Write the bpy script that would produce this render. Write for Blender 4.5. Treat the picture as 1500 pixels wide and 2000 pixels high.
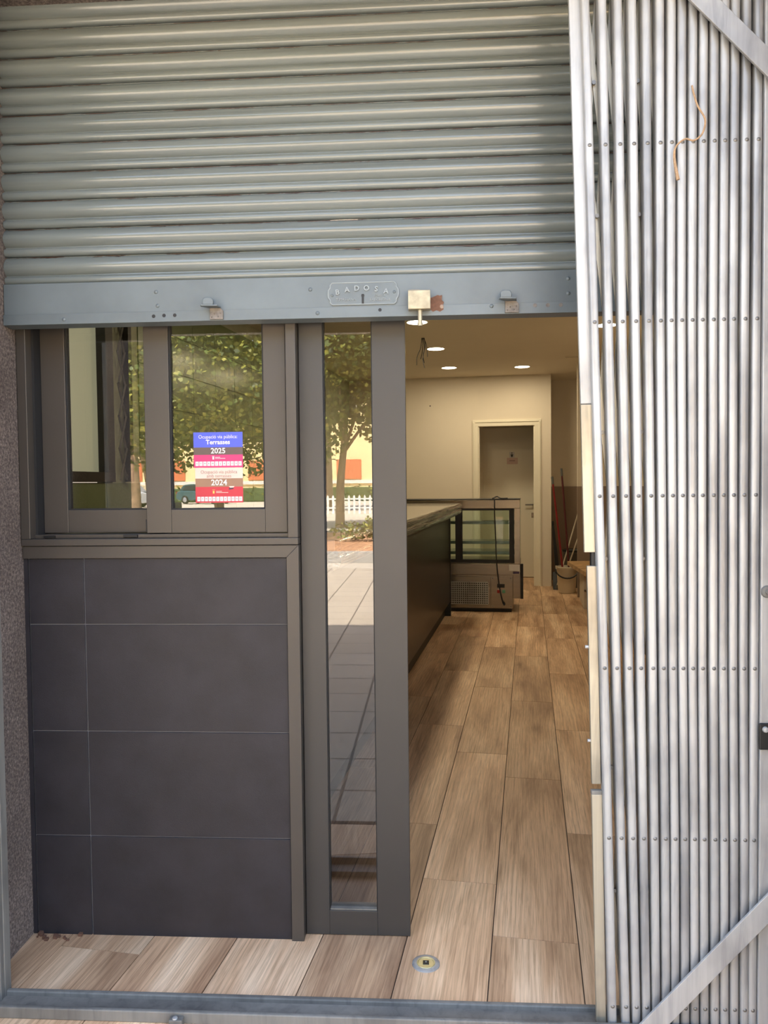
import bpy, bmesh, math, random
from mathutils import Matrix, Vector
random.seed(7)
rnd = random.Random(11)

# ------------------------------------------------------------------ clear
for o in list(bpy.data.objects):
    bpy.data.objects.remove(o, do_unlink=True)
scene = bpy.context.scene
COL = scene.collection

# ------------------------------------------------------------------ camera
cam_d = bpy.data.cameras.new('camera')
cam = bpy.data.objects.new('camera', cam_d)
COL.objects.link(cam)
cam_d.sensor_fit = 'VERTICAL'
cam_d.sensor_height = 36.0
cam_d.lens = 27.0
cam_d.clip_end = 400
PITCH, ROLL, YAW = math.radians(2.086), math.radians(-0.601), math.radians(3.336)
_fwd = Vector((-math.sin(YAW) * math.cos(PITCH), math.cos(YAW) * math.cos(PITCH), -math.sin(PITCH)))
_right = Vector((math.cos(YAW), math.sin(YAW), 0))
_up = _right.cross(_fwd)
_r = _right * math.cos(ROLL) + _up * math.sin(ROLL)
_u = -_right * math.sin(ROLL) + _up * math.cos(ROLL)
cam.matrix_world = Matrix(((_r.x, _u.x, -_fwd.x, 0), (_r.y, _u.y, -_fwd.y, 0), (_r.z, _u.z, -_fwd.z, 1.36), (0, 0, 0, 1)))
scene.camera = cam

# ------------------------------------------------------------------ sky, sun, exposure
SUN_EL, SUN_AZ = math.radians(62), math.radians(-14)      # sun stands behind the building
world = bpy.data.worlds.new('sky')
scene.world = world
world.use_nodes = True
wn = world.node_tree
wn.nodes.clear()
w_out = wn.nodes.new('ShaderNodeOutputWorld')
w_bg = wn.nodes.new('ShaderNodeBackground')
w_sky = wn.nodes.new('ShaderNodeTexSky')
w_sky.sky_type = 'NISHITA'
w_sky.sun_disc = False
w_sky.sun_elevation = SUN_EL
w_sky.sun_rotation = SUN_AZ
w_sky.air_density = 1.0
w_sky.dust_density = 3.5
w_bg.inputs['Strength'].default_value = 1.4
w_hs = wn.nodes.new('ShaderNodeHueSaturation')          # hazy summer sky
w_hs.inputs['Saturation'].default_value = 0.75
wn.links.new(w_sky.outputs[0], w_hs.inputs['Color'])
wn.links.new(w_hs.outputs[0], w_bg.inputs[0])
wn.links.new(w_bg.outputs[0], w_out.inputs[0])

sun_d = bpy.data.lights.new('sun', 'SUN')
sun_d.energy = 34.0
sun_d.color = (1.0, 0.92, 0.81)
sun_d.angle = math.radians(0.6)
sun = bpy.data.objects.new('sun', sun_d)
COL.objects.link(sun)
_sd = Vector((math.sin(SUN_AZ) * math.cos(SUN_EL), math.cos(SUN_AZ) * math.cos(SUN_EL), math.sin(SUN_EL)))
sun.rotation_euler = _sd.to_track_quat('Z', 'Y').to_euler()
sun.location = (0, 8, 30)

scene.view_settings.view_transform = 'Standard'
scene.view_settings.look = 'None'
scene.view_settings.gamma = 1.0
scene.view_settings.use_curve_mapping = False
scene.view_settings.exposure = -0.1
scene.cycles.caustics_reflective = False
scene.cycles.caustics_refractive = False
scene.cycles.max_bounces = 10
scene.cycles.transparent_max_bounces = 16

# ------------------------------------------------------------------ helpers
I4 = Matrix.Identity(4)
ROOM_ANG = math.radians(7.353)                 # the room is turned against the shop front
ROOM = Matrix.Rotation(-ROOM_ANG, 4, 'Z')
W = {}


def put(o, mw, parent=None):
    COL.objects.link(o)
    if parent is not None:
        o.parent = parent
        o.matrix_basis = W[parent.name].inverted() @ mw
    else:
        o.matrix_basis = mw
    W[o.name] = mw
    return o


def tag(o, label=None, cat=None, group=None, kind=None):
    if label: o['label'] = label
    if cat: o['category'] = cat
    if group: o['group'] = group
    if kind: o['kind'] = kind
    return o


def thing(name, label, cat, loc=(0, 0, 0), rz=0.0, M=I4, group=None, kind=None):
    o = bpy.data.objects.new(name, None)
    o.empty_display_size = 0.1
    put(o, M @ Matrix.Translation(Vector(loc)) @ Matrix.Rotation(rz, 4, 'Z'))
    return tag(o, label, cat, group, kind)


def raw(name, verts, faces, mat, parent=None, M=I4, smooth=False, uvcenter=True, bevel=0.0, seg=2):
    vs = [Vector(v) for v in verts]
    lo = Vector((min(v.x for v in vs), min(v.y for v in vs), min(v.z for v in vs)))
    hi = Vector((max(v.x for v in vs), max(v.y for v in vs), max(v.z for v in vs)))
    c = (lo + hi) / 2
    me = bpy.data.meshes.new(name)
    me.from_pydata([tuple(v - c) for v in vs], [], faces)
    bm = bmesh.new()
    bm.from_mesh(me)
    bmesh.ops.recalc_face_normals(bm, faces=bm.faces)
    if bevel > 0:
        ed = [e for e in bm.edges if len(e.link_faces) == 2 and e.calc_face_angle(0) > 0.6]
        bmesh.ops.bevel(bm, geom=ed, offset=bevel, segments=seg, affect='EDGES', profile=0.5)
    if smooth:
        for f in bm.faces: f.smooth = True
        for e in bm.edges:
            if len(e.link_faces) == 2 and e.calc_face_angle(0) > 0.75: e.smooth = False
    bm.to_mesh(me)
    bm.free()
    if mat: me.materials.append(mat)
    o = bpy.data.objects.new(name, me)
    put(o, M @ Matrix.Translation(c), parent)
    return o


def inst(src, name, mw, parent=None):
    o = src.copy()
    o.name = name
    o.parent = None
    for k in list(o.keys()): del o[k]
    return put(o, mw, parent)


BOXF = [(0, 3, 2, 1), (4, 5, 6, 7), (0, 1, 5, 4), (1, 2, 6, 5), (2, 3, 7, 6), (3, 0, 4, 7)]


def boxv(x0, x1, y0, y1, z0, z1):
    return [(x0, y0, z0), (x1, y0, z0), (x1, y1, z0), (x0, y1, z0), (x0, y0, z1), (x1, y0, z1), (x1, y1, z1), (x0, y1, z1)]


def box(name, x0, x1, y0, y1, z0, z1, mat, parent=None, M=I4, bevel=0.0, seg=2):
    return raw(name, boxv(x0, x1, y0, y1, z0, z1), BOXF, mat, parent, M, bevel=bevel, seg=seg)


def boxes(name, lst, mat, parent=None, M=I4, bevel=0.0):
    v, f = [], []
    for b in lst:
        n = len(v)
        v += boxv(*b)
        f += [tuple(i + n for i in q) for q in BOXF]
    return raw(name, v, f, mat, parent, M, bevel=bevel, seg=1)


def prism(name, poly, axis, a, b, mat, parent=None, M=I4, bevel=0.0, smooth=False, seg=2):
    """poly 2-D points extruded along axis: 'x' -> (y,z), 'y' -> (x,z), 'z' -> (x,y)"""
    def p3(p, t):
        return {'x': (t, p[0], p[1]), 'y': (p[0], t, p[1]), 'z': (p[0], p[1], t)}[axis]
    n = len(poly)
    v = [p3(p, a) for p in poly] + [p3(p, b) for p in poly]
    f = [tuple(range(n)), tuple(range(2 * n - 1, n - 1, -1))]
    f += [(i, (i + 1) % n, n + (i + 1) % n, n + i) for i in range(n)]
    return raw(name, v, f, mat, parent, M, bevel=bevel, smooth=smooth, seg=seg)


def tubev(pts, rad, n=8, cap=True):
    pts = [Vector(p) for p in pts]
    if not hasattr(rad, '__len__'): rad = [rad] * len(pts)
    v, f = [], []
    prev = None
    for i, p in enumerate(pts):
        t = (pts[min(i + 1, len(pts) - 1)] - pts[max(i - 1, 0)]).normalized()
        if prev is None:
            a = t.cross(Vector((0, 0, 1)))
            if a.length < 0.05: a = t.cross(Vector((1, 0, 0)))
        else:
            a = prev - t * prev.dot(t)
        a.normalize()
        prev = a
        b = t.cross(a)
        for k in range(n):
            q = 2 * math.pi * k / n
            v.append(p + (a * math.cos(q) + b * math.sin(q)) * rad[i])
    for i in range(len(pts) - 1):
        for k in range(n):
            f.append((i * n + k, i * n + (k + 1) % n, (i + 1) * n + (k + 1) % n, (i + 1) * n + k))
    if cap:
        f.append(tuple(range(n - 1, -1, -1)))
        m = (len(pts) - 1) * n
        f.append(tuple(range(m, m + n)))
    return v, f


def tube(name, pts, rad, mat, parent=None, M=I4, n=8):
    v, f = tubev(pts, rad, n)
    return raw(name, v, f, mat, parent, M, smooth=True)


def spline(ctrl, k=6):
    c = [Vector(p) for p in ctrl]
    out = []
    for i in range(len(c) - 1):
        p0, p1, p2, p3 = c[max(i - 1, 0)], c[i], c[i + 1], c[min(i + 2, len(c) - 1)]
        for j in range(k):
            t = j / k
            out.append(0.5 * ((2 * p1) + (p2 - p0) * t + (2 * p0 - 5 * p1 + 4 * p2 - p3) * t * t + (3 * p1 - p0 - 3 * p2 + p3) * t ** 3))
    out.append(c[-1])
    return out


def lathe(name, prof, c, mat, parent=None, M=I4, n=28, axis='z', smooth=True):
    """prof = list of (r, h); closed on the axis when r = 0"""
    v, f = [], []
    def p3(r, q, h):
        a, b = r * math.cos(q), r * math.sin(q)
        if axis == 'z': return (c[0] + a, c[1] + b, c[2] + h)
        if axis == 'y': return (c[0] + a, c[1] + h, c[2] + b)
        return (c[0] + h, c[1] + a, c[2] + b)
    for r, h in prof:
        for k in range(n):
            v.append(p3(max(r, 1e-5), 2 * math.pi * k / n, h))
    for i in range(len(prof) - 1):
        for k in range(n):
            f.append((i * n + k, i * n + (k + 1) % n, (i + 1) * n + (k + 1) % n, (i + 1) * n + k))
    return raw(name, v, f, mat, parent, M, smooth=smooth)


def text(name, s, x, y, z, size, mat, parent=None, M=I4, extrude=0.0002, bold=0.0, stretch=1.0, rot=0.0):
    cu = bpy.data.curves.new(name, 'FONT')
    cu.body = s
    cu.size = size
    cu.align_x = 'CENTER'
    cu.align_y = 'CENTER'
    cu.extrude = extrude
    cu.offset = bold
    cu.resolution_u = 3
    to = bpy.data.objects.new('tmp', cu)
    COL.objects.link(to)
    dg = bpy.context.evaluated_depsgraph_get()
    me = bpy.data.meshes.new_from_object(to.evaluated_get(dg))
    bpy.data.objects.remove(to, do_unlink=True)
    me.materials.clear()
    me.materials.append(mat)
    me.name = name
    o = bpy.data.objects.new(name, me)
    mw = M @ Matrix.Translation((x, y, z)) @ Matrix.Rotation(rot, 4, 'Y') @ Matrix.Rotation(math.pi / 2, 4, 'X') @ Matrix.Diagonal((stretch, 1, 1, 1))
    return put(o, mw, parent)


# ------------------------------------------------------------------ materials
def lin(c):
    return tuple(((v / 255) / 12.92 if v / 255 <= 0.04045 else ((v / 255 + 0.055) / 1.055) ** 2.4) for v in c) + (1.0,)


def new_mat(name):
    m = bpy.data.materials.new(name)
    m.use_nodes = True
    nt = m.node_tree
    return m, nt, nt.nodes['Principled BSDF'], nt.nodes, nt.links


def coords(N, L, scale=(1, 1, 1), rand=True):
    tc = N.new('ShaderNodeTexCoord')
    mp = N.new('ShaderNodeMapping')
    mp.inputs['Scale'].default_value = scale
    L.new(tc.outputs['Object'], mp.inputs['Vector'])
    if rand:
        oi = N.new('ShaderNodeObjectInfo')
        ml = N.new('ShaderNodeMath')
        ml.operation = 'MULTIPLY'
        ml.inputs[1].default_value = 37.0
        L.new(oi.outputs['Random'], ml.inputs[0])
        cb = N.new('ShaderNodeCombineXYZ')
        for k in range(3): L.new(ml.outputs[0], cb.inputs[k])
        L.new(cb.outputs[0], mp.inputs['Location'])
    return mp


def noise(N, L, vec, scale, detail=4, rough=0.6, dist=0.0):
    n = N.new('ShaderNodeTexNoise')
    n.inputs['Scale'].default_value = scale
    n.inputs['Detail'].default_value = detail
    n.inputs['Roughness'].default_value = rough
    n.inputs['Distortion'].default_value = dist
    L.new(vec.outputs[0], n.inputs['Vector'])
    return n


def ramp(N, L, src, stops):
    r = N.new('ShaderNodeValToRGB')
    e = r.color_ramp.elements
    while len(e) < len(stops): e.new(0.5)
    for k, (p, c) in enumerate(stops):
        e[k].position = p
        e[k].color = c
    L.new(src, r.inputs[0])
    return r


def bump(N, L, src, strength, dist, bs):
    b = N.new('ShaderNodeBump')
    b.inputs['Strength'].default_value = strength
    b.inputs['Distance'].default_value = dist
    L.new(src, b.inputs['Height'])
    L.new(b.outputs[0], bs.inputs['Normal'])
    return b


def m_plain(name, c, rough=0.5, metal=0.0, var=0.12, scale=6.0, bmp=0.0, bscale=60.0, spec=0.5, sc3=(1, 1, 1), coat=0.0):
    m, nt, bs, N, L = new_mat(name)
    mp = coords(N, L, sc3)
    n = noise(N, L, mp, scale)
    b = lin(c)
    lo = tuple(v * (1 - var) for v in b[:3]) + (1,)
    hi = tuple(min(1, v * (1 + var)) for v in b[:3]) + (1,)
    r = ramp(N, L, n.outputs[0], [(0.3, lo), (0.7, hi)])
    L.new(r.outputs[0], bs.inputs['Base Color'])
    bs.inputs['Roughness'].default_value = rough
    bs.inputs['Metallic'].default_value = metal
    bs.inputs['Specular IOR Level'].default_value = spec
    bs.inputs['Coat Weight'].default_value = coat
    if bmp > 0:
        n2 = noise(N, L, mp, bscale, 3)
        bump(N, L, n2.outputs[0], bmp, 0.002, bs)
    return m


def m_emit(name, c, s):
    m, nt, bs, N, L = new_mat(name)
    bs.inputs['Base Color'].default_value = lin(c)
    bs.inputs['Emission Color'].default_value = lin(c)
    bs.inputs['Emission Strength'].default_value = s
    return m


def m_wood(name, cols, grain=(7.0, 0.8, 7.0), rough=0.42, axis_y=True):
    m, nt, bs, N, L = new_mat(name)
    mp = coords(N, L, grain)
    warp = noise(N, L, mp, 0.9, 3, 0.5, 0.6)
    mp4 = coords(N, L, (grain[0] * 1.1, grain[1] * 1.25, grain[2] * 1.1))
    n1 = noise(N, L, mp4, 1.0, 5, 0.58, 0.35)
    mp2 = coords(N, L, (grain[0] * 30, grain[1] * 5.0, grain[2] * 30))
    n2 = noise(N, L, mp2, 1.0, 5, 0.65, 1.2)
    wv = N.new('ShaderNodeTexWave')
    wv.wave_type = 'BANDS'
    wv.bands_direction = 'X'
    wv.inputs['Scale'].default_value = 2.6
    wv.inputs['Distortion'].default_value = 16.0
    wv.inputs['Detail'].default_value = 3.0
    wv.inputs['Detail Scale'].default_value = 0.4
    L.new(mp.outputs[0], wv.inputs['Vector'])
    r1 = ramp(N, L, n1.outputs[0], [(0.30, lin(cols[0])), (0.5, lin(cols[1])), (0.70, lin(cols[2]))])
    mx = N.new('ShaderNodeMix'); mx.data_type = 'RGBA'; mx.blend_type = 'MULTIPLY'
    mx.inputs['Factor'].default_value = 0.6
    r2 = ramp(N, L, n2.outputs[0], [(0.38, (0.56, 0.52, 0.48, 1)), (0.50, (1.0, 1.0, 1.0, 1)), (0.64, (1.25, 1.25, 1.25, 1))])
    L.new(r1.outputs[0], mx.inputs['A']); L.new(r2.outputs[0], mx.inputs['B'])
    mx2 = N.new('ShaderNodeMix'); mx2.data_type = 'RGBA'; mx2.blend_type = 'MULTIPLY'
    mx2.inputs['Factor'].default_value = 0.38
    r3 = ramp(N, L, wv.outputs[0], [(0.0, (0.70, 0.66, 0.62, 1)), (0.5, (1.04, 1.04, 1.04, 1))])
    L.new(mx.outputs['Result'], mx2.inputs['A']); L.new(r3.outputs[0], mx2.inputs['B'])
    # a few dark knots drawn out along the board
    vk = N.new('ShaderNodeTexVoronoi'); vk.inputs['Scale'].default_value = 1.0
    mpk = coords(N, L, (4.2, 1.7, 4.2)); L.new(mpk.outputs[0], vk.inputs['Vector'])
    rk = ramp(N, L, vk.outputs['Distance'], [(0.03, (0.45, 0.40, 0.36, 1)), (0.13, (0.86, 0.84, 0.82, 1)), (0.22, (1, 1, 1, 1))])
    mx3 = N.new('ShaderNodeMix'); mx3.data_type = 'RGBA'; mx3.blend_type = 'MULTIPLY'; mx3.inputs['Factor'].default_value = 0.8
    L.new(mx2.outputs['Result'], mx3.inputs['A']); L.new(rk.outputs[0], mx3.inputs['B'])
    # board-to-board tone
    oi = N.new('ShaderNodeObjectInfo')
    hs = N.new('ShaderNodeHueSaturation')
    mr = N.new('ShaderNodeMapRange')
    mr.inputs['To Min'].default_value = 0.86; mr.inputs['To Max'].default_value = 1.1
    L.new(oi.outputs['Random'], mr.inputs['Value'])
    L.new(mr.outputs[0], hs.inputs['Value'])
    L.new(mx3.outputs['Result'], hs.inputs['Color'])
    L.new(hs.outputs[0], bs.inputs['Base Color'])
    bs.inputs['Roughness'].default_value = rough
    bump(N, L, n2.outputs[0], 0.12, 0.001, bs)
    return m


def m_granite(name):
    m, nt, bs, N, L = new_mat(name)
    mp = coords(N, L, rand=False)
    vo = N.new('ShaderNodeTexVoronoi'); vo.inputs['Scale'].default_value = 160
    L.new(mp.outputs[0], vo.inputs['Vector'])
    n = noise(N, L, mp, 120, 5, 0.75)
    n2 = noise(N, L, mp, 3.5, 3)
    r = ramp(N, L, n.outputs[0], [(0.30, lin((50, 44, 41))), (0.48, lin((106, 94, 87))), (0.62, lin((148, 134, 124))), (0.8, lin((196, 184, 172)))])
    r2 = ramp(N, L, n2.outputs[0], [(0.3, (0.6, 0.58, 0.57, 1)), (0.7, (1, 1, 1, 1))])
    mx = N.new('ShaderNodeMix'); mx.data_type = 'RGBA'; mx.blend_type = 'MULTIPLY'; mx.inputs['Factor'].default_value = 1
    L.new(r.outputs[0], mx.inputs['A']); L.new(r2.outputs[0], mx.inputs['B'])
    L.new(mx.outputs['Result'], bs.inputs['Base Color'])
    bs.inputs['Roughness'].default_value = 0.8
    bump(N, L, n.outputs[0], 0.5, 0.004, bs)
    return m


def m_glass(name, tint=(0.93, 0.95, 0.93), ior=1.75):
    m = bpy.data.materials.new(name)
    m.use_nodes = True
    nt = m.node_tree
    N, L = nt.nodes, nt.links
    N.clear()
    out = N.new('ShaderNodeOutputMaterial')
    mix = N.new('ShaderNodeMixShader')
    tr = N.new('ShaderNodeBsdfTransparent'); tr.inputs[0].default_value = tint + (1,)
    gl = N.new('ShaderNodeBsdfGlossy'); gl.inputs['Roughness'].default_value = 0.0
    fr = N.new('ShaderNodeFresnel'); fr.inputs['IOR'].default_value = ior
    geo = N.new('ShaderNodeNewGeometry')
    inv = N.new('ShaderNodeMath'); inv.operation = 'SUBTRACT'; inv.inputs[0].default_value = 1.0
    mul = N.new('ShaderNodeMath'); mul.operation = 'MULTIPLY'
    L.new(geo.outputs['Backfacing'], inv.inputs[1])
    L.new(fr.outputs[0], mul.inputs[0]); L.new(inv.outputs[0], mul.inputs[1])
    L.new(mul.outputs[0], mix.inputs[0])
    L.new(tr.outputs[0], mix.inputs[1]); L.new(gl.outputs[0], mix.inputs[2])
    L.new(mix.outputs[0], out.inputs[0])
    return m


def m_galv(name, c=(174, 174, 172), rough=0.40, metal=0.3):
    """galvanised steel with streaks, smudges and small scratches"""
    m, nt, bs, N, L = new_mat(name)
    mp = coords(N, L, (30, 30, 2.2))
    n = noise(N, L, mp, 1.0, 6, 0.68, 0.8)
    mp2 = coords(N, L, (3, 3, 2.5))
    n2 = noise(N, L, mp2, 1.0, 4, 0.6)
    b = lin(c)
    def k(s, w=(1, 1, 1)): return tuple(min(1, v * s * q) for v, q in zip(b[:3], w)) + (1,)
    r = ramp(N, L, n.outputs[0], [(0.25, k(0.62, (0.97, 0.98, 1.02))), (0.48, k(0.93)), (0.75, k(1.12))])
    r2 = ramp(N, L, n2.outputs[0], [(0.36, (0.52, 0.52, 0.54, 1)), (0.54, (1, 1, 1, 1))])
    mx = N.new('ShaderNodeMix'); mx.data_type = 'RGBA'; mx.blend_type = 'MULTIPLY'; mx.inputs['Factor'].default_value = 0.75
    L.new(r.outputs[0], mx.inputs['A']); L.new(r2.outputs[0], mx.inputs['B'])
    L.new(mx.outputs['Result'], bs.inputs['Base Color'])
    rr = N.new('ShaderNodeMapRange')
    rr.inputs['To Min'].default_value = rough - 0.1; rr.inputs['To Max'].default_value = rough + 0.15
    L.new(n2.outputs[0], rr.inputs['Value']); L.new(rr.outputs[0], bs.inputs['Roughness'])
    bs.inputs['Metallic'].default_value = metal
    bump(N, L, n.outputs[0], 0.10, 0.001, bs)
    return m


def m_shutter(name):
    """old glossy grey paint, uneven, rust showing here and there"""
    m, nt, bs, N, L = new_mat(name)
    mp = coords(N, L, (1.2, 30, 30))
    mp3 = coords(N, L, (2.5, 12, 12))
    n = noise(N, L, mp, 1.0, 4, 0.6)
    n2 = noise(N, L, mp3, 3.0, 6, 0.75)
    r = ramp(N, L, n.outputs[0], [(0.3, lin((98, 105, 104))), (0.7, lin((118, 125, 123)))])
    r2 = ramp(N, L, n2.outputs[0], [(0.71, (0, 0, 0, 1)), (0.76, (1, 1, 1, 1))])
    mx = N.new('ShaderNodeMix'); mx.data_type = 'RGBA'; mx.inputs['B'].default_value = lin((78, 58, 50))
    # rust creeping down from the upper fold of every slat
    tcz = N.new('ShaderNodeTexCoord'); spz = N.new('ShaderNodeSeparateXYZ'); L.new(tcz.outputs['Object'], spz.inputs[0])
    mz = N.new('ShaderNodeMapRange'); mz.inputs['From Min'].default_value = 0.029; mz.inputs['From Max'].default_value = 0.040; mz.inputs['To Max'].default_value = 0.28
    L.new(spz.outputs['Z'], mz.inputs['Value'])
    adz = N.new('ShaderNodeMath'); adz.operation = 'ADD'
    L.new(mz.outputs[0], adz.inputs[0]); L.new(n2.outputs[0], adz.inputs[1])
    L.new(adz.outputs[0], r2.inputs[0])
    L.new(r2.outputs[0], mx.inputs['Factor']); L.new(r.outputs[0], mx.inputs['A'])
    L.new(mx.outputs['Result'], bs.inputs['Base Color'])
    bs.inputs['Roughness'].default_value = 0.20
    bs.inputs['Specular IOR Level'].default_value = 0.8
    mp2 = coords(N, L, (8, 40, 40))
    n3 = noise(N, L, mp2, 1.5, 5, 0.6)
    bump(N, L, n3.outputs[0], 0.10, 0.002, bs)
    return m


def m_paving(name, c, c2, sx, sy, rough=0.8):
    m, nt, bs, N, L = new_mat(name)
    mp = coords(N, L, rand=False)
    br = N.new('ShaderNodeTexBrick')
    br.offset = 0.0
    br.inputs['Scale'].default_value = 1.0
    br.inputs['Brick Width'].default_value = sx
    br.inputs['Row Height'].default_value = sy
    br.inputs['Mortar Size'].default_value = 0.008
    br.inputs['Color1'].default_value = lin(c); br.inputs['Color2'].default_value = lin(c2)
    br.inputs['Mortar'].default_value = tuple(v * 0.45 for v in lin(c)[:3]) + (1,)
    L.new(mp.outputs[0], br.inputs['Vector'])
    L.new(br.outputs[0], bs.inputs['Base Color'])
    bs.inputs['Roughness'].default_value = rough
    return m


def m_film(name):
    """glossy dark edging under crumpled film"""
    m, nt, bs, N, L = new_mat(name)
    mp = coords(N, L, (9, 0.5, 22), rand=False)
    n = noise(N, L, mp, 2.2, 3, 0.55, 1.5)
    r = ramp(N, L, n.outputs[0], [(0.38, lin((10, 10, 9))), (0.46, lin((150, 148, 140))), (0.60, lin((236, 234, 226)))])  # dark and bright streaks paint reflections into the edging colour
    L.new(r.outputs[0], bs.inputs['Base Color'])
    bs.inputs['Metallic'].default_value = 0.9
    bs.inputs['Roughness'].default_value = 0.12
    bump(N, L, n.outputs[0], 0.5, 0.012, bs)
    return m


MT = dict(
    shutter=m_shutter('shutter_paint'),
    rail=m_plain('rail_paint', (99, 108, 112), 0.42, 0, 0.14, 5, 0.15, 40),
    worn=m_plain('highlight_paint', (138, 146, 148), 0.4, 0, 0.1, 20),  # lighter rail colour, paints the highlight on raised letters and rim
    alu=m_plain('grey_brown_aluminium', (68, 63, 58), 0.42, 0.15, 0.05, 4),
    alu_door=m_plain('grey_aluminium', (58, 56, 54), 0.42, 0.15, 0.05, 4),
    black=m_plain('black_plastic', (18, 18, 19), 0.5),
    rubber=m_plain('rubber_seal', (26, 26, 27), 0.7),
    tile=m_plain('anthracite_tile', (43, 41, 45), 0.45, 0, 0.2, 9, 0.35, 500, spec=0.32),
    grout=m_plain('grout', (112, 112, 116), 0.9),
    granite=m_granite('granite'),
    wood=m_wood('oak_look_tile', ((164, 126, 95), (212, 174, 137), (240, 208, 172))),
    wood_grout=m_plain('plank_joint', (84, 72, 60), 0.9),
    board=m_wood('pale_wood', ((150, 112, 72), (186, 148, 100), (206, 170, 124)), (0.8, 7, 7)),
    galv=m_galv('galvanised_steel'),
    galv_warm=m_galv('galvanised_steel_warm', (170, 163, 146), 0.36, 0.5),
    galv_dark=m_galv('dull_steel', (122, 120, 114), 0.6, 0.1),
    rivet=m_plain('rivet_steel', (120, 118, 114), 0.4, 0.6),
    brass=m_plain('worn_brass', (166, 156, 132), 0.38, 0.5, 0.25, 30),
    gold=m_plain('brass_ring', (190, 176, 128), 0.4, 0.4, 0.15, 20),
    steel=m_plain('stainless_steel', (128, 118, 104), 0.26, 0.95, 0.10, 3, sc3=(1, 1, 12)),
    rust=m_plain('rust', (104, 74, 58), 0.9, 0, 0.3, 60, 0.5, 200),
    bare=m_plain('chipped_plate', (112, 106, 100), 0.55, 0.3, 0.3, 60, 0.6, 160),
    wall=m_plain('white_wall', (226, 216, 198), 0.85, 0, 0.02, 2),
    ceil=m_plain('white_ceiling', (222, 211, 192), 0.9, 0, 0.02, 2),
    whitetrim=m_plain('white_lacquer', (232, 226, 206), 0.4, 0, 0.02, 2),
    taupe=m_plain('taupe_wainscot', (142, 124, 108), 0.6, 0, 0.06, 3),
    counter=m_plain('dark_counter_panel', (20, 17, 15), 0.32, 0, 0.15, 4, sc3=(1, 1, 6)),
    stone=m_plain('pale_counter_top', (196, 188, 172), 0.12, 0, 0.08, 5, coat=0.4),
    film=m_film('film_wrapped_edging'),
    glass=m_glass('window_glass', (0.86, 0.855, 0.845), 2.3),
    glass_case=m_glass('case_glass', (0.90, 0.95, 0.91), 1.45),
    shelf=m_plain('glass_shelf', (120, 130, 118), 0.2, 0.2),
    red=m_plain('red_handle', (126, 30, 32), 0.35),
    darkred=m_plain('dark_red_handle', (84, 30, 30), 0.35),
    bucket=m_plain('white_plastic', (206, 196, 176), 0.45, 0, 0.03),
    greyplastic=m_plain('grey_plastic', (92, 92, 88), 0.5),
    mop=m_plain('mop_strands', (176, 140, 92), 0.95),
    cable=m_plain('black_cable', (22, 20, 20), 0.45),
    twine=m_plain('jute_twine', (160, 132, 102), 0.9, 0, 0.25, 150, 0.6, 400),
    white=m_plain('white_print', (206, 204, 202), 0.6, 0, 0.01),
    pblue=m_plain('blue_print', (72, 86, 196), 0.5, 0, 0.02),
    pbrown=m_plain('brown_print', (88, 72, 66), 0.5, 0, 0.02),
    pmag=m_plain('magenta_print', (188, 44, 104), 0.5, 0, 0.02),
    ppale=m_plain('pale_pink_print', (212, 186, 174), 0.5, 0, 0.02),
    pgrey=m_plain('grey_brown_print', (150, 126, 118), 0.5, 0, 0.02),
    ptan=m_plain('tan_print', (140, 106, 84), 0.5, 0, 0.03),
    pred=m_plain('red_print', (178, 40, 56), 0.5, 0, 0.02),
    pyel=m_plain('yellow_print', (224, 176, 84), 0.5, 0, 0.02),
    pdark=m_plain('dark_print', (60, 44, 60), 0.6, 0, 0.02),
    sage=m_plain('sage_tile', (128, 142, 104), 0.22, 0, 0.06, 3),
    sagegrout=m_plain('pale_grout', (188, 192, 170), 0.9),
    frost=m_emit('frosted_pane_glow', (222, 228, 200), 0.28),  # emission added to brighten the pane; nothing is modelled behind it
    darkframe=m_plain('dark_window_frame', (44, 38, 34), 0.45),
    lamp=m_emit('lamp_diffuser', (255, 240, 214), 14.0),
    redlamp=m_plain('red_switch', (150, 34, 30), 0.4),
    greenlamp=m_plain('green_switch', (96, 150, 120), 0.4),
    purple=m_plain('purple_badge', (62, 46, 84), 0.5),
    # street
    pave=m_paving('street_paving', (178, 165, 146), (186, 173, 154), 0.4, 0.4),
    plaza=m_plain('pale_plaza', (190, 179, 162), 0.9, 0, 0.10, 0.6),
    soil=m_plain('dry_soil', (176, 132, 96), 0.95, 0, 0.25, 3),
    kerb=m_plain('kerb_stone', (176, 172, 164), 0.85),
    bark=m_plain('plane_bark', (150, 124, 98), 0.9, 0, 0.4, 5, 0.5, 20),
    leaf=None,
    cream=m_plain('cream_wall', (236, 212, 158), 0.85, 0, 0.04, 0.5),
    orange=m_plain('orange_brick', (206, 116, 74), 0.85, 0, 0.12, 4),
    pale=m_plain('pale_stone_band', (226, 218, 208), 0.85),
    winglass=m_plain('dark_window', (46, 54, 60), 0.15),
    hedge=m_plain('hedge_green', (72, 88, 50), 0.9, 0, 0.4, 5),
    silver=m_plain('silver_car_paint', (176, 178, 182), 0.25, 0.6, 0.02, coat=0.6),
    teal=m_plain('teal_car_paint', (58, 96, 104), 0.25, 0.3, 0.02, coat=0.6),
    tyre=m_plain('tyre', (24, 24, 25), 0.8),
    taillight=m_plain('tail_lamp', (150, 20, 24), 0.25),
    postgrey=m_plain('lamp_post_grey', (120, 116, 106), 0.5, 0.3),
    fencewhite=m_plain('fence_white', (230, 226, 216), 0.6),
    render=m_plain('house_render', (170, 158, 142), 0.9),
)


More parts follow.
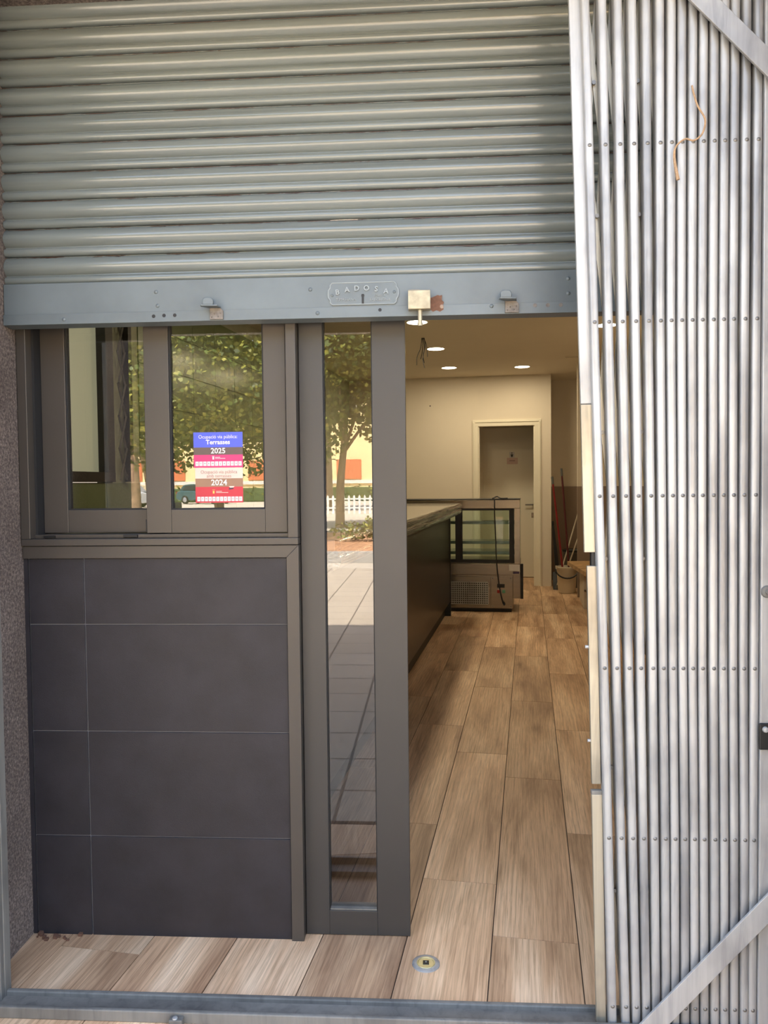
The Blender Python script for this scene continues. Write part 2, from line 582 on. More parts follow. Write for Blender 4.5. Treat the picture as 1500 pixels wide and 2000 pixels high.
def m_leaf():
    m, nt, bs, N, L = new_mat('plane_leaves')
    geo = N.new('ShaderNodeNewGeometry')
    r = ramp(N, L, geo.outputs['Random Per Island'], [(0.0, lin((46, 64, 22))), (0.5, lin((86, 104, 36))), (1.0, lin((158, 154, 60)))])
    L.new(r.outputs[0], bs.inputs['Base Color'])
    bs.inputs['Roughness'].default_value = 0.6
    return m


MT['leaf'] = m_leaf()
STRUCT = 'structure'

# ================================================================== SETTING: the building
# granite jambs, the storey above, side walls
tag(raw('wall_left', boxv(-8, -1.215, 1.52, 2.50, -0.05, 2.724), BOXF, MT['granite']), 'speckled grey granite jamb left of the shutter and window', 'wall', kind=STRUCT)
tag(raw('wall_right', boxv(0.875, 8, 1.52, 2.50, -0.05, 2.724), BOXF, MT['granite']), 'granite jamb behind the folded gate at the right', 'wall', kind=STRUCT)
tag(raw('wall_upper', boxv(-8, 8, 1.52, 13.0, 2.95, 8.6), BOXF, MT['render']), 'rendered storeys of the building above the shop front', 'wall', kind=STRUCT)
tag(raw('wall_lintel', boxv(-8, 8, 1.52, 2.50, 2.724, 2.95), BOXF, MT['granite']), 'dark stone lintel edge above the roller shutter', 'wall', kind=STRUCT)

# ---- floor: a joint-coloured bed with wood-look planks on it (laid square to the room)
floor_verts = [(-8, 1.5, 0), (8, 1.5, 0), (8, 13, 0), (-8, 13, 0)]
fl = raw('floor', [(x, y, -0.10) for x, y, z in floor_verts] + [(x, y, -0.004) for x, y, z in floor_verts], BOXF, MT['wood_grout'])
tag(fl, 'wood-look plank floor running from the threshold into the bar', 'floor', kind=STRUCT)
PW, PL, GAP = 0.2515, 1.266, 0.0034
JOINT = {0: 2.579, 1: 2.280, 2: 3.010, 3: 3.62, 4: 2.35, -1: 3.000, -2: 3.560, -3: 2.80, -4: 3.28, -5: 2.45, -6: 3.1, -7: 2.7, -8: 2.9}
plank_src = None
n_plank = 0
front_n = Vector((0, -1, 0))
for k in range(-8, 5):
    xa = -0.3635 + PW * k
    y = JOINT[k] - 3 * PL
    while y < 11.3:
        ya, yb = y, y + PL
        y += PL
        if yb < 1.30: continue
        if k < -4 and ya > 3.4: continue                      # behind the counter: nothing seen of the floor
        cx, cy = xa + PW / 2, (ya + yb) / 2
        mw = ROOM @ Matrix.Translation((cx, cy, -0.004))
        corners = [ROOM @ Vector((xx, yy, 0)) for xx in (xa, xa + PW) for yy in (ya, yb)]
        if max(c.y for c in corners) < 1.56: continue
        if min(c.y for c in corners) < 1.54:                  # cut at the street edge
            vv = boxv(xa + GAP / 2, xa + PW - GAP / 2, ya + GAP / 2, yb - GAP / 2, -0.008, 0.0)
            bm = bmesh.new()
            bvs = [bm.verts.new(v) for v in vv]
            for q in BOXF: bm.faces.new([bvs[i] for i in q])
            inv = ROOM.inverted()
            bmesh.ops.bisect_plane(bm, geom=bm.verts[:] + bm.edges[:] + bm.faces[:], plane_co=inv @ Vector((0, 1.54, 0)),
                                   plane_no=inv.to_3x3() @ front_n, clear_outer=True)
            bmesh.ops.holes_fill(bm, edges=bm.edges[:])
            bm.verts.ensure_lookup_table(); bm.verts.index_update()
            vs = [tuple(v.co) for v in bm.verts]
            fs = [tuple(v.index for v in f.verts) for f in bm.faces]
            bm.free()
            raw('plank', vs, fs, MT['wood'], fl, ROOM)
        elif plank_src is None:
            plank_src = box('plank', xa + GAP / 2, xa + PW - GAP / 2, ya + GAP / 2, yb - GAP / 2, -0.008, 0.0, MT['wood'], fl, ROOM)
        else:
            inst(plank_src, 'plank', mw, fl)
        n_plank += 1

# ---- low tiled wall under the window
wf = tag(box('wall_front', -1.215, -0.384, 2.2365, 2.33, 0.0, 1.150, MT['grout']), 'low wall of dark anthracite tiles under the window', 'wall', kind=STRUCT)
ZR = [0.0, 0.3055, 0.6255, 0.949, 1.148]
XC = [-1.201, -1.0305, -0.417]
J = 0.0018
for i in range(4):
    for j in range(2):
        box('tile', XC[j] + J, XC[j + 1] - J, 2.231, 2.2365, ZR[i] + (J if i else 0), ZR[i + 1] - J, MT['tile'], wf, bevel=0.0008, seg=1)
box('tile', -1.2148, -1.2025, 2.231, 2.2365, 0.0, 1.147, MT['tile'], wf)
tr = thing('trim_1', 'grey metal trim along the top and right edge of the dark tiles', 'trim', (-0.8, 2.23, 0), kind=STRUCT)
prism('top_rail', [(-1.212, 1.148), (-0.4175, 1.148), (-0.381, 1.1845), (-1.212, 1.1845)], 'y', 2.222, 2.34, MT['alu'], tr, bevel=0.0012)
prism('side_stile', [(-0.4175, 0.0), (-0.381, 0.0), (-0.381, 1.1845), (-0.4175, 1.148)], 'y', 2.222, 2.34, MT['alu'], tr, bevel=0.0012)

# ---- sliding window
w1 = thing('window_1', 'two-pane sliding window in a grey-brown metal frame', 'window', (-0.8, 2.28, 1.186), kind=STRUCT)
FZ0, FZ1 = 1.186, 2.52
box('frame_sill', -1.213, -0.381, 2.216, 2.36, FZ0, 1.2065, MT['alu'], w1, bevel=0.002)
box('frame_sill', -1.19, -0.40, 2.244, 2.36, 1.2065, 1.2180, MT['alu'], w1, bevel=0.001)
box('frame_jamb', -1.213, -1.184, 2.216, 2.36, 1.2065, FZ1, MT['alu'], w1, bevel=0.002)
box('frame_jamb', -0.411, -0.381, 2.216, 2.36, 1.2065, FZ1, MT['alu'], w1, bevel=0.002)
box('frame_jamb', -0.4165, -0.411, 2.246, 2.36, 1.2180, FZ1, MT['rubber'], w1)
box('frame_jamb', -1.184, -1.177, 2.250, 2.36, 1.2180, FZ1, MT['rubber'], w1)
box('frame_head', -1.213, -0.381, 2.216, 2.36, FZ1, FZ1 + 0.05, MT['alu'], w1, bevel=0.002)
box('drain_cap', -1.155, -1.120, 2.238, 2.2445, 1.2085, 1.2150, MT['black'], w1)
box('drain_cap', -0.910, -0.868, 2.236, 2.2445, 1.2085, 1.2170, MT['black'], w1, bevel=0.001)


def sash(nm, x0, x1, gl, gr, y0, y1, lab):
    z0, z1 = 1.2205, FZ1 - 0.01
    g0, g1 = 1.2905, z1 - 0.07
    s = box(nm, x0, gl, y0, y1, z0, z1, MT['alu'], w1, bevel=0.0015)
    s['label'] = lab
    box('sash_stile', gr, x1, y0, y1, z0, z1, MT['alu'], s, bevel=0.0015)
    box('sash_rail', gl, gr, y0, y1, z0, g0, MT['alu'], s, bevel=0.0015)
    box('sash_rail', gl, gr, y0, y1, g1, z1, MT['alu'], s, bevel=0.0015)
    ym = (y0 + y1) / 2
    boxes('glazing_bead', [(gl, gl + .004, y0 + .006, y1 - .004, g0, g1), (gr - .004, gr, y0 + .006, y1 - .004, g0, g1), (gl + .004, gr - .004, y0 + .006, y1 - .004, g0, g0 + .004)], MT['rubber'], s)
    box('pane', gl + 0.0041, gr - 0.0041, ym - 0.003, ym + 0.003, g0 + 0.0041, g1, MT['glass'], s)
    return s


sash('sash', -1.1765, -0.790, -1.101, -0.8465, 2.288, 2.318, 'rear left sash with clear pane')
sash('sash', -0.8415, -0.4172, -0.7665, -0.4835, 2.248, 2.280, 'front right sash with two notices on its pane')
box('closing_strip', -0.8455, -0.8417, 2.250, 2.286, 1.224, 1.262, MT['rubber'], w1)

# ---- glazed side panel of the door
d1 = thing('door_1', 'tall narrow glazed door panel in grey metal frame', 'door', (-0.22, 2.28, 0), kind=STRUCT)
DZ = 2.50
box('stile', -0.3795, -0.3085, 2.258, 2.305, 0.002, DZ, MT['alu_door'], d1, bevel=0.0015)
box('stile', -0.1635, -0.0655, 2.258, 2.305, 0.002, DZ, MT['alu_door'], d1, bevel=0.0015)
box('bottom_rail', -0.3085, -0.1635, 2.258, 2.305, 0.002, 0.0765, MT['alu_door'], d1, bevel=0.0015)
box('top_rail', -0.3085, -0.1635, 2.258, 2.305, DZ - 0.075, DZ, MT['alu_door'], d1, bevel=0.0015)
boxes('glazing_bead', [(-.3085, -.3060, 2.264, 2.30, .0765, DZ - .075), (-.1660, -.1635, 2.264, 2.30, .0765, DZ - .075)], MT['rubber'], d1)
box('glazing_bead', -0.306, -0.166, 2.262, 2.30, 0.0765, 0.0805, MT['galv_dark'], d1)
box('pane', -0.3060, -0.1660, 2.276, 2.282, 0.0805, DZ - 0.075, MT['glass'], d1)
tag(box('trim_2', -0.381, 0.875, 2.258, 2.34, DZ, 2.724, MT['alu_door']), 'grey metal header above the doorway behind the shutter', 'trim', kind=STRUCT)
tag(box('trim_3', -1.215, -0.381, 2.25, 2.34, FZ1 + 0.05, 2.724, MT['alu_door']), 'grey metal header above the window behind the shutter', 'trim', kind=STRUCT)

# ---- the room
CZ = 2.765
tag(box('ceiling', -2.5, 1.3, 2.40, 11.4, CZ, CZ + 0.1, MT['ceil'], M=ROOM), 'plain white ceiling of the bar with round downlights', 'ceiling', kind=STRUCT)
wb = thing('wall_back', 'cream white rear wall with a doorway', 'wall', (0, 10.29, 0), M=ROOM, kind=STRUCT)
box('wall_panel', -2.4, -0.654, 10.24, 10.34, 0, CZ, MT['wall'], wb, ROOM)
box('wall_panel', 0.077, 0.287, 10.24, 10.90, 0, CZ, MT['wall'], wb, ROOM)
box('wall_panel', -0.654, 0.077, 10.24, 10.34, 2.105, CZ, MT['wall'], wb, ROOM)
tag(lathe('wall_plug', [(0, -0.006), (0.007, -0.006), (0.009, 0.0)], (-1.291, 10.24, 2.395), MT['pdark'], wb, ROOM, 10, 'y'))
tc = thing('trim_4', 'white moulded casing around the rear doorway', 'trim', (-0.28, 10.22, 0), M=ROOM, kind=STRUCT)
for (a, b) in ((-0.727, -0.654), (0.077, 0.162)):
    box('casing', a, b, 10.222, 10.24, 0.0, 2.105, MT['whitetrim'], tc, ROOM, bevel=0.003)
    box('casing_bead', (a + 0.012) if a < 0 else (b - 0.03), (a + 0.03) if a < 0 else (b - 0.012), 10.212, 10.2225, 0.0, 2.155, MT['whitetrim'], tc, ROOM, bevel=0.003)
box('casing', -0.727, 0.162, 10.222, 10.24, 2.105, 2.19, MT['whitetrim'], tc, ROOM, bevel=0.003)
box('casing_bead', -0.697, 0.132, 10.212, 10.2225, 2.155, 2.172, MT['whitetrim'], tc, ROOM, bevel=0.003)
box('door_lining', -0.654, -0.640, 10.24, 10.36, 0, 2.105, MT['whitetrim'], tc, ROOM)
box('door_lining', 0.063, 0.077, 10.24, 10.36, 0, 2.105, MT['whitetrim'], tc, ROOM)
wc = thing('wall_corridor', 'white walls of the small passage behind the doorway', 'wall', (-0.3, 11.2, 0), M=ROOM, kind=STRUCT)
box('wall_panel', -2.4, 1.3, 11.20, 11.30, 0, CZ, MT['wall'], wc, ROOM)
box('wall_panel', -1.00, -0.90, 10.34, 11.20, 0, CZ, MT['wall'], wc, ROOM)
box('wall_panel', 0.187, 0.287, 10.90, 11.20, 0, CZ, MT['wall'], wc, ROOM)
d2 = thing('door_2', 'white toilet door with small sign and lever handle', 'door', (-0.28, 11.16, 0), M=ROOM, kind=STRUCT)
box('door_leaf', -0.645, 0.098, 11.15, 11.195, 0.008, 2.15, MT['whitetrim'], d2, ROOM, bevel=0.002)
box('door_frame', -0.715, -0.645, 11.14, 11.20, 0, 2.20, MT['whitetrim'], d2, ROOM, bevel=0.003)
box('door_frame', 0.098, 0.168, 11.14, 11.20, 0, 2.20, MT['whitetrim'], d2, ROOM, bevel=0.003)
h = tube('door_handle', spline([(0.055, 11.15, 1.045), (0.055, 11.10, 1.045), (0.04, 11.095, 1.045), (-0.05, 11.095, 1.045)], 4), 0.010, MT['galv_dark'], d2, ROOM)
h['label'] = 'metal lever handle'
box('escutcheon', 0.035, 0.075, 11.144, 11.15, 0.86, 0.93, MT['steel'], d2, ROOM, bevel=0.002)
sg = box('door_sign', -0.306, -0.152, 11.145, 11.15, 1.625, 1.715, MT['ppale'], d2, ROOM)
sg['label'] = 'pale paper sign with a grey line of text'
box('sign_line', -0.272, -0.192, 11.1435, 11.145, 1.668, 1.680, MT['pgrey'], sg, ROOM)
pg = box('door_pictogram', -0.270, -0.200, 11.145, 11.15, 1.718, 1.798, MT['white'], d2, ROOM)
pg['label'] = 'white square with black standing figure'
lathe('pictogram_figure', [(0, -0.0015), (0.008, -0.0015), (0.008, 0)], (-0.235, 11.145, 1.783), MT['black'], pg, ROOM, 12, 'y')
prism('pictogram_figure', [(-0.252, 1.765), (-0.218, 1.765), (-0.222, 1.742), (-0.229, 1.724), (-0.241, 1.724), (-0.248, 1.742)], 'y', 11.1435, 11.145, MT['black'], pg, ROOM)

wr = thing('wall_recess', 'shaded white recess wall with taupe lower half behind the brooms', 'wall', (0.6, 10.9, 0), M=ROOM, kind=STRUCT)
box('wall_panel', 0.287, 1.3, 10.90, 11.0, 0, CZ, MT['wall'], wr, ROOM)
box('wainscot', 0.287, 1.2, 10.885, 10.90, 0, 1.30, MT['taupe'], wr, ROOM)
ws = thing('wall_stub', 'white wall end with taupe lower half beside the bench', 'wall', (0.85, 9.35, 0), M=ROOM, kind=STRUCT)
box('wall_panel', 0.565, 1.3, 9.30, 9.40, 0, CZ, MT['wall'], ws, ROOM)
box('wainscot', 0.560, 1.2, 9.288, 9.30, 0, 1.308, MT['taupe'], ws, ROOM)
wr2 = thing('wall_side', 'white right wall with taupe lower half behind the folded gate', 'wall', (1.25, 6, 0), M=ROOM, kind=STRUCT)
box('wall_panel', 1.2, 1.3, 2.40, 10.9, 0, CZ, MT['wall'], wr2, ROOM)
box('wainscot', 1.188, 1.2, 2.60, 9.288, 0, 1.308, MT['taupe'], wr2, ROOM)

# left wall of the room: sage tiles and a frosted inner window behind the glass
LX = -2.4
wl = thing('wall_room', 'sage green tiled side wall seen through the window', 'wall', (LX - 0.05, 6, 0), M=ROOM, kind=STRUCT)
boxes('wall_panel', [(LX - 0.1, LX, 2.40, 10.34, 0, 1.385), (LX - 0.1, LX, 4.14, 10.34, 1.385, CZ), (LX - 0.1, LX, 2.40, 3.05, 1.385, CZ)], MT['sagegrout'], wl, ROOM)
TW, TH = 0.40, 0.25
tsrc = None
for i in range(12):
    for j in range(11):
        y0, z0 = 2.86 + i * TW, 0.135 + j * TH
        if z0 + TH > CZ: continue
        if y0 < 4.13 and z0 + TH > 1.39: continue
        mw = ROOM @ Matrix.Translation((LX + 0.004, y0 + TW / 2, z0 + TH / 2))
        if tsrc is None:
            tsrc = box('wall_tile', LX, LX + 0.008, y0 + 0.003, y0 + TW - 0.003, z0 + 0.003, z0 + TH - 0.003, MT['sage'], wl, ROOM)
        else:
            inst(tsrc, 'wall_tile', mw, wl)
w2 = thing('window_2', 'frosted white inner window in a dark frame with lattice grille', 'window', (LX, 3.6, 1.385), M=ROOM, kind=STRUCT)
box('pane', LX - 0.05, LX - 0.04, 3.12, 4.06, 1.445, 2.55, MT['frost'], w2, ROOM)
boxes('window_frame', [(LX - 0.08, LX + 0.02, 3.05, 4.14, 1.388, 1.445), (LX - 0.08, LX + 0.02, 4.06, 4.138, 1.445, 2.7), (LX - 0.08, LX + 0.02, 3.05, 3.12, 1.445, 2.7), (LX - 0.08, LX + 0.02, 3.12, 4.06, 2.55, 2.7)], MT['darkframe'], w2, ROOM)
for s in range(7):
    za = 1.40 + s * 0.19
    for d in (0, 1):
        pa = (LX + 0.03 + 0.004 * d, 4.17 if d else 4.25, za)
        pb = (LX + 0.03 + 0.004 * d, 4.25 if d else 4.17, za + 0.19)
        v, f = tubev([pa, pb], 0.007, 4)
        raw('lattice_bar', v, f, MT['galv_dark'], w2, ROOM)
box('lattice_post', LX + 0.012, LX + 0.05, 4.262, 4.30, 1.39, 2.74, MT['darkframe'], w2, ROOM)

# ================================================================== ROLLER SHUTTER
sh = thing('roller_shutter', 'grey painted ribbed roller shutter pulled three quarters up', 'shutter', (-0.17, 2.17, 1.823))
SX0, SX1 = -1.2135, 0.873
PITCHS = 0.0805
prof = []
NB = 11
for i in range(NB + 1):                                   # bead at the bottom
    q = -math.pi / 2 + math.pi * i / NB
    prof.append((-0.0005 - 0.0105 * math.cos(q), 0.0125 + 0.0115 * math.sin(q)))
prof.append((0.0005, 0.0262))
for i in range(NB + 4):                                   # the wide belly
    t = i / (NB + 3)
    prof.append((0.0005 - 0.0155 * math.sin(math.pi * (t ** 0.92)) ** 0.85, 0.0275 + 0.0490 * t))
prof.append((0.004, 0.0785))
prof.append((0.004, 0.0800))
slat_poly = [(2.178 + y, z) for y, z in prof] + [(2.178 + max(y, -0.002) + 0.0085, z) for y, z in reversed(prof)]
slat_src = None
for i in range(11):
    z0 = 1.9440 + PITCHS * i
    if slat_src is None:
        slat_src = prism('slat', [(y, z0 + z) for y, z in slat_poly], 'x', SX0, SX1, MT['shutter'], sh, smooth=True)
        base = W[slat_src.name].copy()
        z_first = z0
    else:
        inst(slat_src, 'slat', Matrix.Translation((0, 0, z0 - z_first)) @ base, sh)
RF = 2.1585                                               # front face of the bottom rail
rail = box('bottom_rail', SX0, SX1, RF, 2.190, 1.8500, 1.9435, MT['rail'], sh, bevel=0.002)
prism('rail_angle', [(RF - 0.004, 1.8555), (RF - 0.004, 1.8260), (2.200, 1.8230), (2.200, 1.8265), (RF, 1.8295), (RF, 1.8555)], 'x', SX0, SX1, MT['rail'], sh, bevel=0.0006)
rivet_me = None


def rivet(x, y, z, r, mat, parent, name='rivet', key={}):
    k = (round(r, 4), mat.name)
    mw = Matrix.Translation((x, y, z))
    if k not in key:
        o = lathe(name, [(0, -r * 0.62), (r * 0.55, -r * 0.5), (r * 0.9, -r * 0.2), (r, 0.0)], (x, y, z), mat, parent, I4, 12, 'y')
        key[k] = (o, W[o.name].translation - Vector((x, y, z)))
        return o
    s, off = key[k]
    return inst(s, name, Matrix.Translation(off) @ mw, parent)


for (x, z) in ((-1.035, 1.839), (-0.767, 1.911), (-0.763, 1.872), (-0.306, 1.840), (0.178, 1.848), (0.388, 1.919), (0.388, 1.879), (-0.326, 1.907)):
    rivet(x, RF - (0.004 if z < 1.855 else 0.0), z, 0.0058, MT['rail'], sh)
for (x, z, r) in ((-0.774, 1.842, .0048), (-0.744, 1.8435, .0048), (-0.713, 1.8435, .0048), (-0.131, 1.845, .0045), (0.297, 1.847, .0052), (0.332, 1.847, .0052), (0.367, 1.847, .0052)):
    lathe('bolt_hole', [(0, -0.0045), (r, -0.0045), (r * 1.1, -0.0038)], (x, RF, z), MT['black'] if x < 0 else MT['bare'], sh, I4, 14, 'y')
for (lx) in (-0.601, 0.2245):
    lug = prism('pull_lug', [(lx - 0.010, 1.8285), (lx + 0.028, 1.8285), (lx + 0.028, 1.8525), (lx + 0.020, 1.8600), (lx - 0.010, 1.8600), (lx - 0.010, 1.8525)], 'y', RF - 0.009, RF - 0.0035, MT['bare'], sh, bevel=0.0008)
    prism('lug_tab', [(lx - 0.012, RF - 0.006), (lx + 0.022, RF - 0.006), (lx + 0.018, RF - 0.034), (lx - 0.026, RF - 0.040), (lx - 0.030, RF - 0.030)], 'z', 1.8600, 1.8640, MT['rail'], lug, bevel=0.0008)
    prism('lug_knob', [(lx - 0.024, 1.8635), (lx + 0.006, 1.8635), (lx + 0.007, 1.876), (lx + 0.002, 1.8835), (lx - 0.004, 1.885), (lx - 0.016, 1.885), (lx - 0.022, 1.8825), (lx - 0.025, 1.876)], 'y', RF - 0.034, RF - 0.020, MT['rail'], lug, bevel=0.003)
    for e in ((-0.004, 1.835), (0.004, 1.843), (0.014, 1.836), (0.021, 1.845)):
        rivet(lx + e[0], RF - 0.009, e[1], 0.0022, MT['bare'], lug, 'lug_stud')
# lock plate; raised rim and lettering carry a painted highlight
pc = (-0.1775, 1.892)
def plate_poly(hw, hh, n=4):
    return [(pc[0] - hw + .012, pc[1] - hh), (pc[0] + hw - .012, pc[1] - hh), (pc[0] + hw - .006, pc[1] - hh + .006), (pc[0] + hw - .006, pc[1] - hh + .013),
            (pc[0] + hw - .001, pc[1] - .010), (pc[0] + hw, pc[1]), (pc[0] + hw - .001, pc[1] + .010),
            (pc[0] + hw - .006, pc[1] + hh - .013), (pc[0] + hw - .006, pc[1] + hh - .006), (pc[0] + hw - .012, pc[1] + hh),
            (pc[0] - hw + .012, pc[1] + hh), (pc[0] - hw + .006, pc[1] + hh - .006), (pc[0] - hw + .006, pc[1] + hh - .013),
            (pc[0] - hw + .001, pc[1] + .010), (pc[0] - hw, pc[1]), (pc[0] - hw + .001, pc[1] - .010),
            (pc[0] - hw + .006, pc[1] - hh + .013), (pc[0] - hw + .006, pc[1] - hh + .006)]
lp = prism('lock_plate', plate_poly(0.100, 0.0315), 'y', RF - 0.003, RF, MT['rail'], sh)
lp['label'] = 'embossed maker plate with keyhole'
rimv, rimf = tubev([(x, RF - 0.003, z) for x, z in plate_poly(0.0985, 0.030)] + [(plate_poly(0.0985, 0.030)[0][0], RF - 0.003, plate_poly(0.0985, 0.030)[0][1])], 0.0017, 6)
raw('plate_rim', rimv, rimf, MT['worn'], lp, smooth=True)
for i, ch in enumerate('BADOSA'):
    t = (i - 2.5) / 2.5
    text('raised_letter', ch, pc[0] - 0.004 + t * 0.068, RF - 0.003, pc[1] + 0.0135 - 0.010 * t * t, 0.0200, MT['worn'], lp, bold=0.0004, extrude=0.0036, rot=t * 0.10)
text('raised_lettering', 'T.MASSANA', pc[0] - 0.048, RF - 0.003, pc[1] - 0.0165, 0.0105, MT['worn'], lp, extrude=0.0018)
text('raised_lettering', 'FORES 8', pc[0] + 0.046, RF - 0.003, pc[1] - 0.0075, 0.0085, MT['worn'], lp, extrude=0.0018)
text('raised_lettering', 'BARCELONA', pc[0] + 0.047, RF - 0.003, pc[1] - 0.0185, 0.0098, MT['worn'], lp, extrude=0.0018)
for sx in (-1, 1):
    rivet(pc[0] + sx * 0.087, RF - 0.003, pc[1] - 0.001 + 0.003 * sx, 0.0045, MT['rail'], lp, 'plate_rivet')
khx, khz = pc[0] - 0.001, pc[1] - 0.0125
prism('keyhole', [(khx - .0028, khz - .016), (khx + .0028, khz - .016), (khx + .0028, khz + .002), (khx + .0045, khz + .006), (khx + .003, khz + .0105), (khx - .003, khz + .0105), (khx - .0045, khz + .006), (khx - .0028, khz + .002)], 'y', RF - 0.0042, RF - 0.0026, MT['black'], lp)
# brass slide lock with its bolt and the rubbed paint beside it
lk = box('slide_lock', -0.0520, 0.0095, RF - 0.034, RF - 0.004, 1.8385, 1.8900, MT['brass'], sh, bevel=0.002)
lk['label'] = 'worn brass lock block'
lathe('lock_bolt', [(0, -0.043), (0.0072, -0.043), (0.0072, -0.034), (0.0060, -0.034), (0.0060, 0.002)], (-0.0195, RF - 0.019, 1.838), MT['brass'], lk, I4, 14, 'z')
box('lock_lip', -0.050, -0.020, RF - 0.030, RF - 0.004, 1.890, 1.8925, MT['galv_dark'], lk)
prism('rust_patch', [(0.010, 1.874), (0.020, 1.878), (0.030, 1.882), (0.036, 1.880), (0.042, 1.882), (0.041, 1.868), (0.047, 1.862), (0.043, 1.852), (0.046, 1.842), (0.036, 1.836), (0.026, 1.840), (0.016, 1.836), (0.010, 1.842)], 'y', RF - 0.0046, RF - 0.0001, MT['rust'], sh)
lathe('bolt_hole', [(0, -0.0056), (0.0045, -0.0056), (0.0056, -0.0048)], (0.041, RF, 1.850), MT['taupe'], sh, I4, 14, 'y')

# ================================================================== FOLDING GATE
gt = thing('folding_gate', 'galvanised steel scissor gate folded together at the right', 'gate', (0.6, 1.90, 0.0))
ROWZ = [2.158, 1.7415, 1.325, 0.9075, 0.4885, 0.066]
GX = [[0.3884, 0.4253, 0.4597, 0.492, 0.5235, 0.5534, 0.5797, 0.604, 0.629, 0.6532, 0.6782, 0.7023, 0.7257, 0.752, 0.7790],
      [0.4001, 0.434, 0.4659, 0.4973, 0.5275, 0.5553, 0.5802, 0.6047, 0.6291, 0.6528, 0.6783, 0.7019, 0.725, 0.7516, 0.7785],
      [0.4116, 0.4435, 0.4741, 0.5038, 0.5334, 0.5602, 0.5845, 0.6079, 0.6322, 0.6547, 0.6805, 0.7038, 0.7271, 0.7519, 0.7785],
      [0.4235, 0.4531, 0.4827, 0.5106, 0.5392, 0.5642, 0.5874, 0.6107, 0.6338, 0.657, 0.683, 0.7061, 0.7295, 0.7538, 0.7790],
      [0.4338, 0.4641, 0.4918, 0.5179, 0.5447, 0.5702, 0.5933, 0.6167, 0.6396, 0.6626, 0.6883, 0.7112, 0.7348, 0.7589, 0.7800],
      [0.4431, 0.4753, 0.5011, 0.5257, 0.5494, 0.5735, 0.5959, 0.6195, 0.6426, 0.6661, 0.6909, 0.7139, 0.7373, 0.7611, 0.7800]]
ZTOP, XTOP = 2.62, []
GY = 1.885
sec = []
for i in range(9):
    q = math.pi * i / 8
    sec.append((-0.0101 * math.cos(q), -0.0080 * math.sin(q) ** 0.7))
sec += [(0.0101, 0.020), (-0.0101, 0.020)]


def rod_x(i, z):
    zs = [ZTOP] + ROWZ + [0.012]
    x0 = GX[0][i] + (GX[0][i] - GX[1][i]) * (ZTOP - ROWZ[0]) / (ROWZ[0] - ROWZ[1])
    x9 = GX[5][i] + (GX[5][i] - GX[4][i]) * (ROWZ[5] - 0.012) / (ROWZ[4] - ROWZ[5])
    xs = [x0] + [g[i] for g in GX] + [x9]
    for k in range(len(zs) - 1):
        if zs[k] >= z >= zs[k + 1]:
            t = (zs[k] - z) / (zs[k] - zs[k + 1])
            return xs[k] + (xs[k + 1] - xs[k]) * t
    return xs[0] if z > ZTOP else xs[-1]


for i in range(15):
    zs = [ZTOP] + ROWZ + [0.012]
    v, f = [], []
    n = len(sec)
    for z in zs:
        x = rod_x(i, z)
        v += [(x + a, GY + b, z) for a, b in sec]
    for k in range(len(zs) - 1):
        for m in range(n):
            f.append((k * n + m, k * n + (m + 1) % n, (k + 1) * n + (m + 1) % n, (k + 1) * n + m))
    f.append(tuple(range(n)))
    f.append(tuple(range(len(v) - 1, len(v) - n - 1, -1)))
    rod = raw('upright_channel', v, f, MT['galv'], gt, smooth=True)
    for z in ROWZ:
        rivet(rod_x(i, z), GY - 0.0068, z, 0.0052, MT['rivet'], rod)
# scissor links behind the uprights
rows = [2.575] + ROWZ
for i in range(14):
    for k in range(len(rows) - 1):
        for d in (0, 1):
            za, zb = rows[k], rows[k + 1]
            xa, xb = (rod_x(i, za), rod_x(i + 1, zb)) if d == 0 else (rod_x(i + 1, za), rod_x(i, zb))
            y0 = GY + 0.0215 + 0.0045 * d
            hw = 0.0062
            raw('lattice_link', [(xa - hw, y0, za), (xa + hw, y0, za), (xb + hw, y0, zb), (xb - hw, y0, zb), (xa - hw, y0 + .004, za), (xa + hw, y0 + .004, za), (xb + hw, y0 + .004, zb), (xb - hw, y0 + .004, zb)], BOXF, MT['galv_warm'], gt)
for k, zc in enumerate((2.315, 2.0, 1.48, 1.172, 0.655, 0.345)):
    for i in (0, 3):
        x = (rod_x(i, zc) + rod_x(i + 1, zc)) / 2
        lathe('link_pin', [(0, -0.004), (0.005, -0.004), (0.005, 0.006)], (x, GY + 0.018, zc), MT['rivet'], gt, I4, 10, 'y')
# leading edge plates
LY = 1.894


def plate(nm, za, xa0, xa1, zb, xb0, xb1, mat, y=LY, th=0.012):
    return raw(nm, [(xb0, y, zb), (xb1, y, zb), (xb1, y + th, zb), (xb0, y + th, zb), (xa0, y, za), (xa1, y, za), (xa1, y + th, za), (xa0, y + th, za)], BOXF, mat, gt, bevel=0.0015)


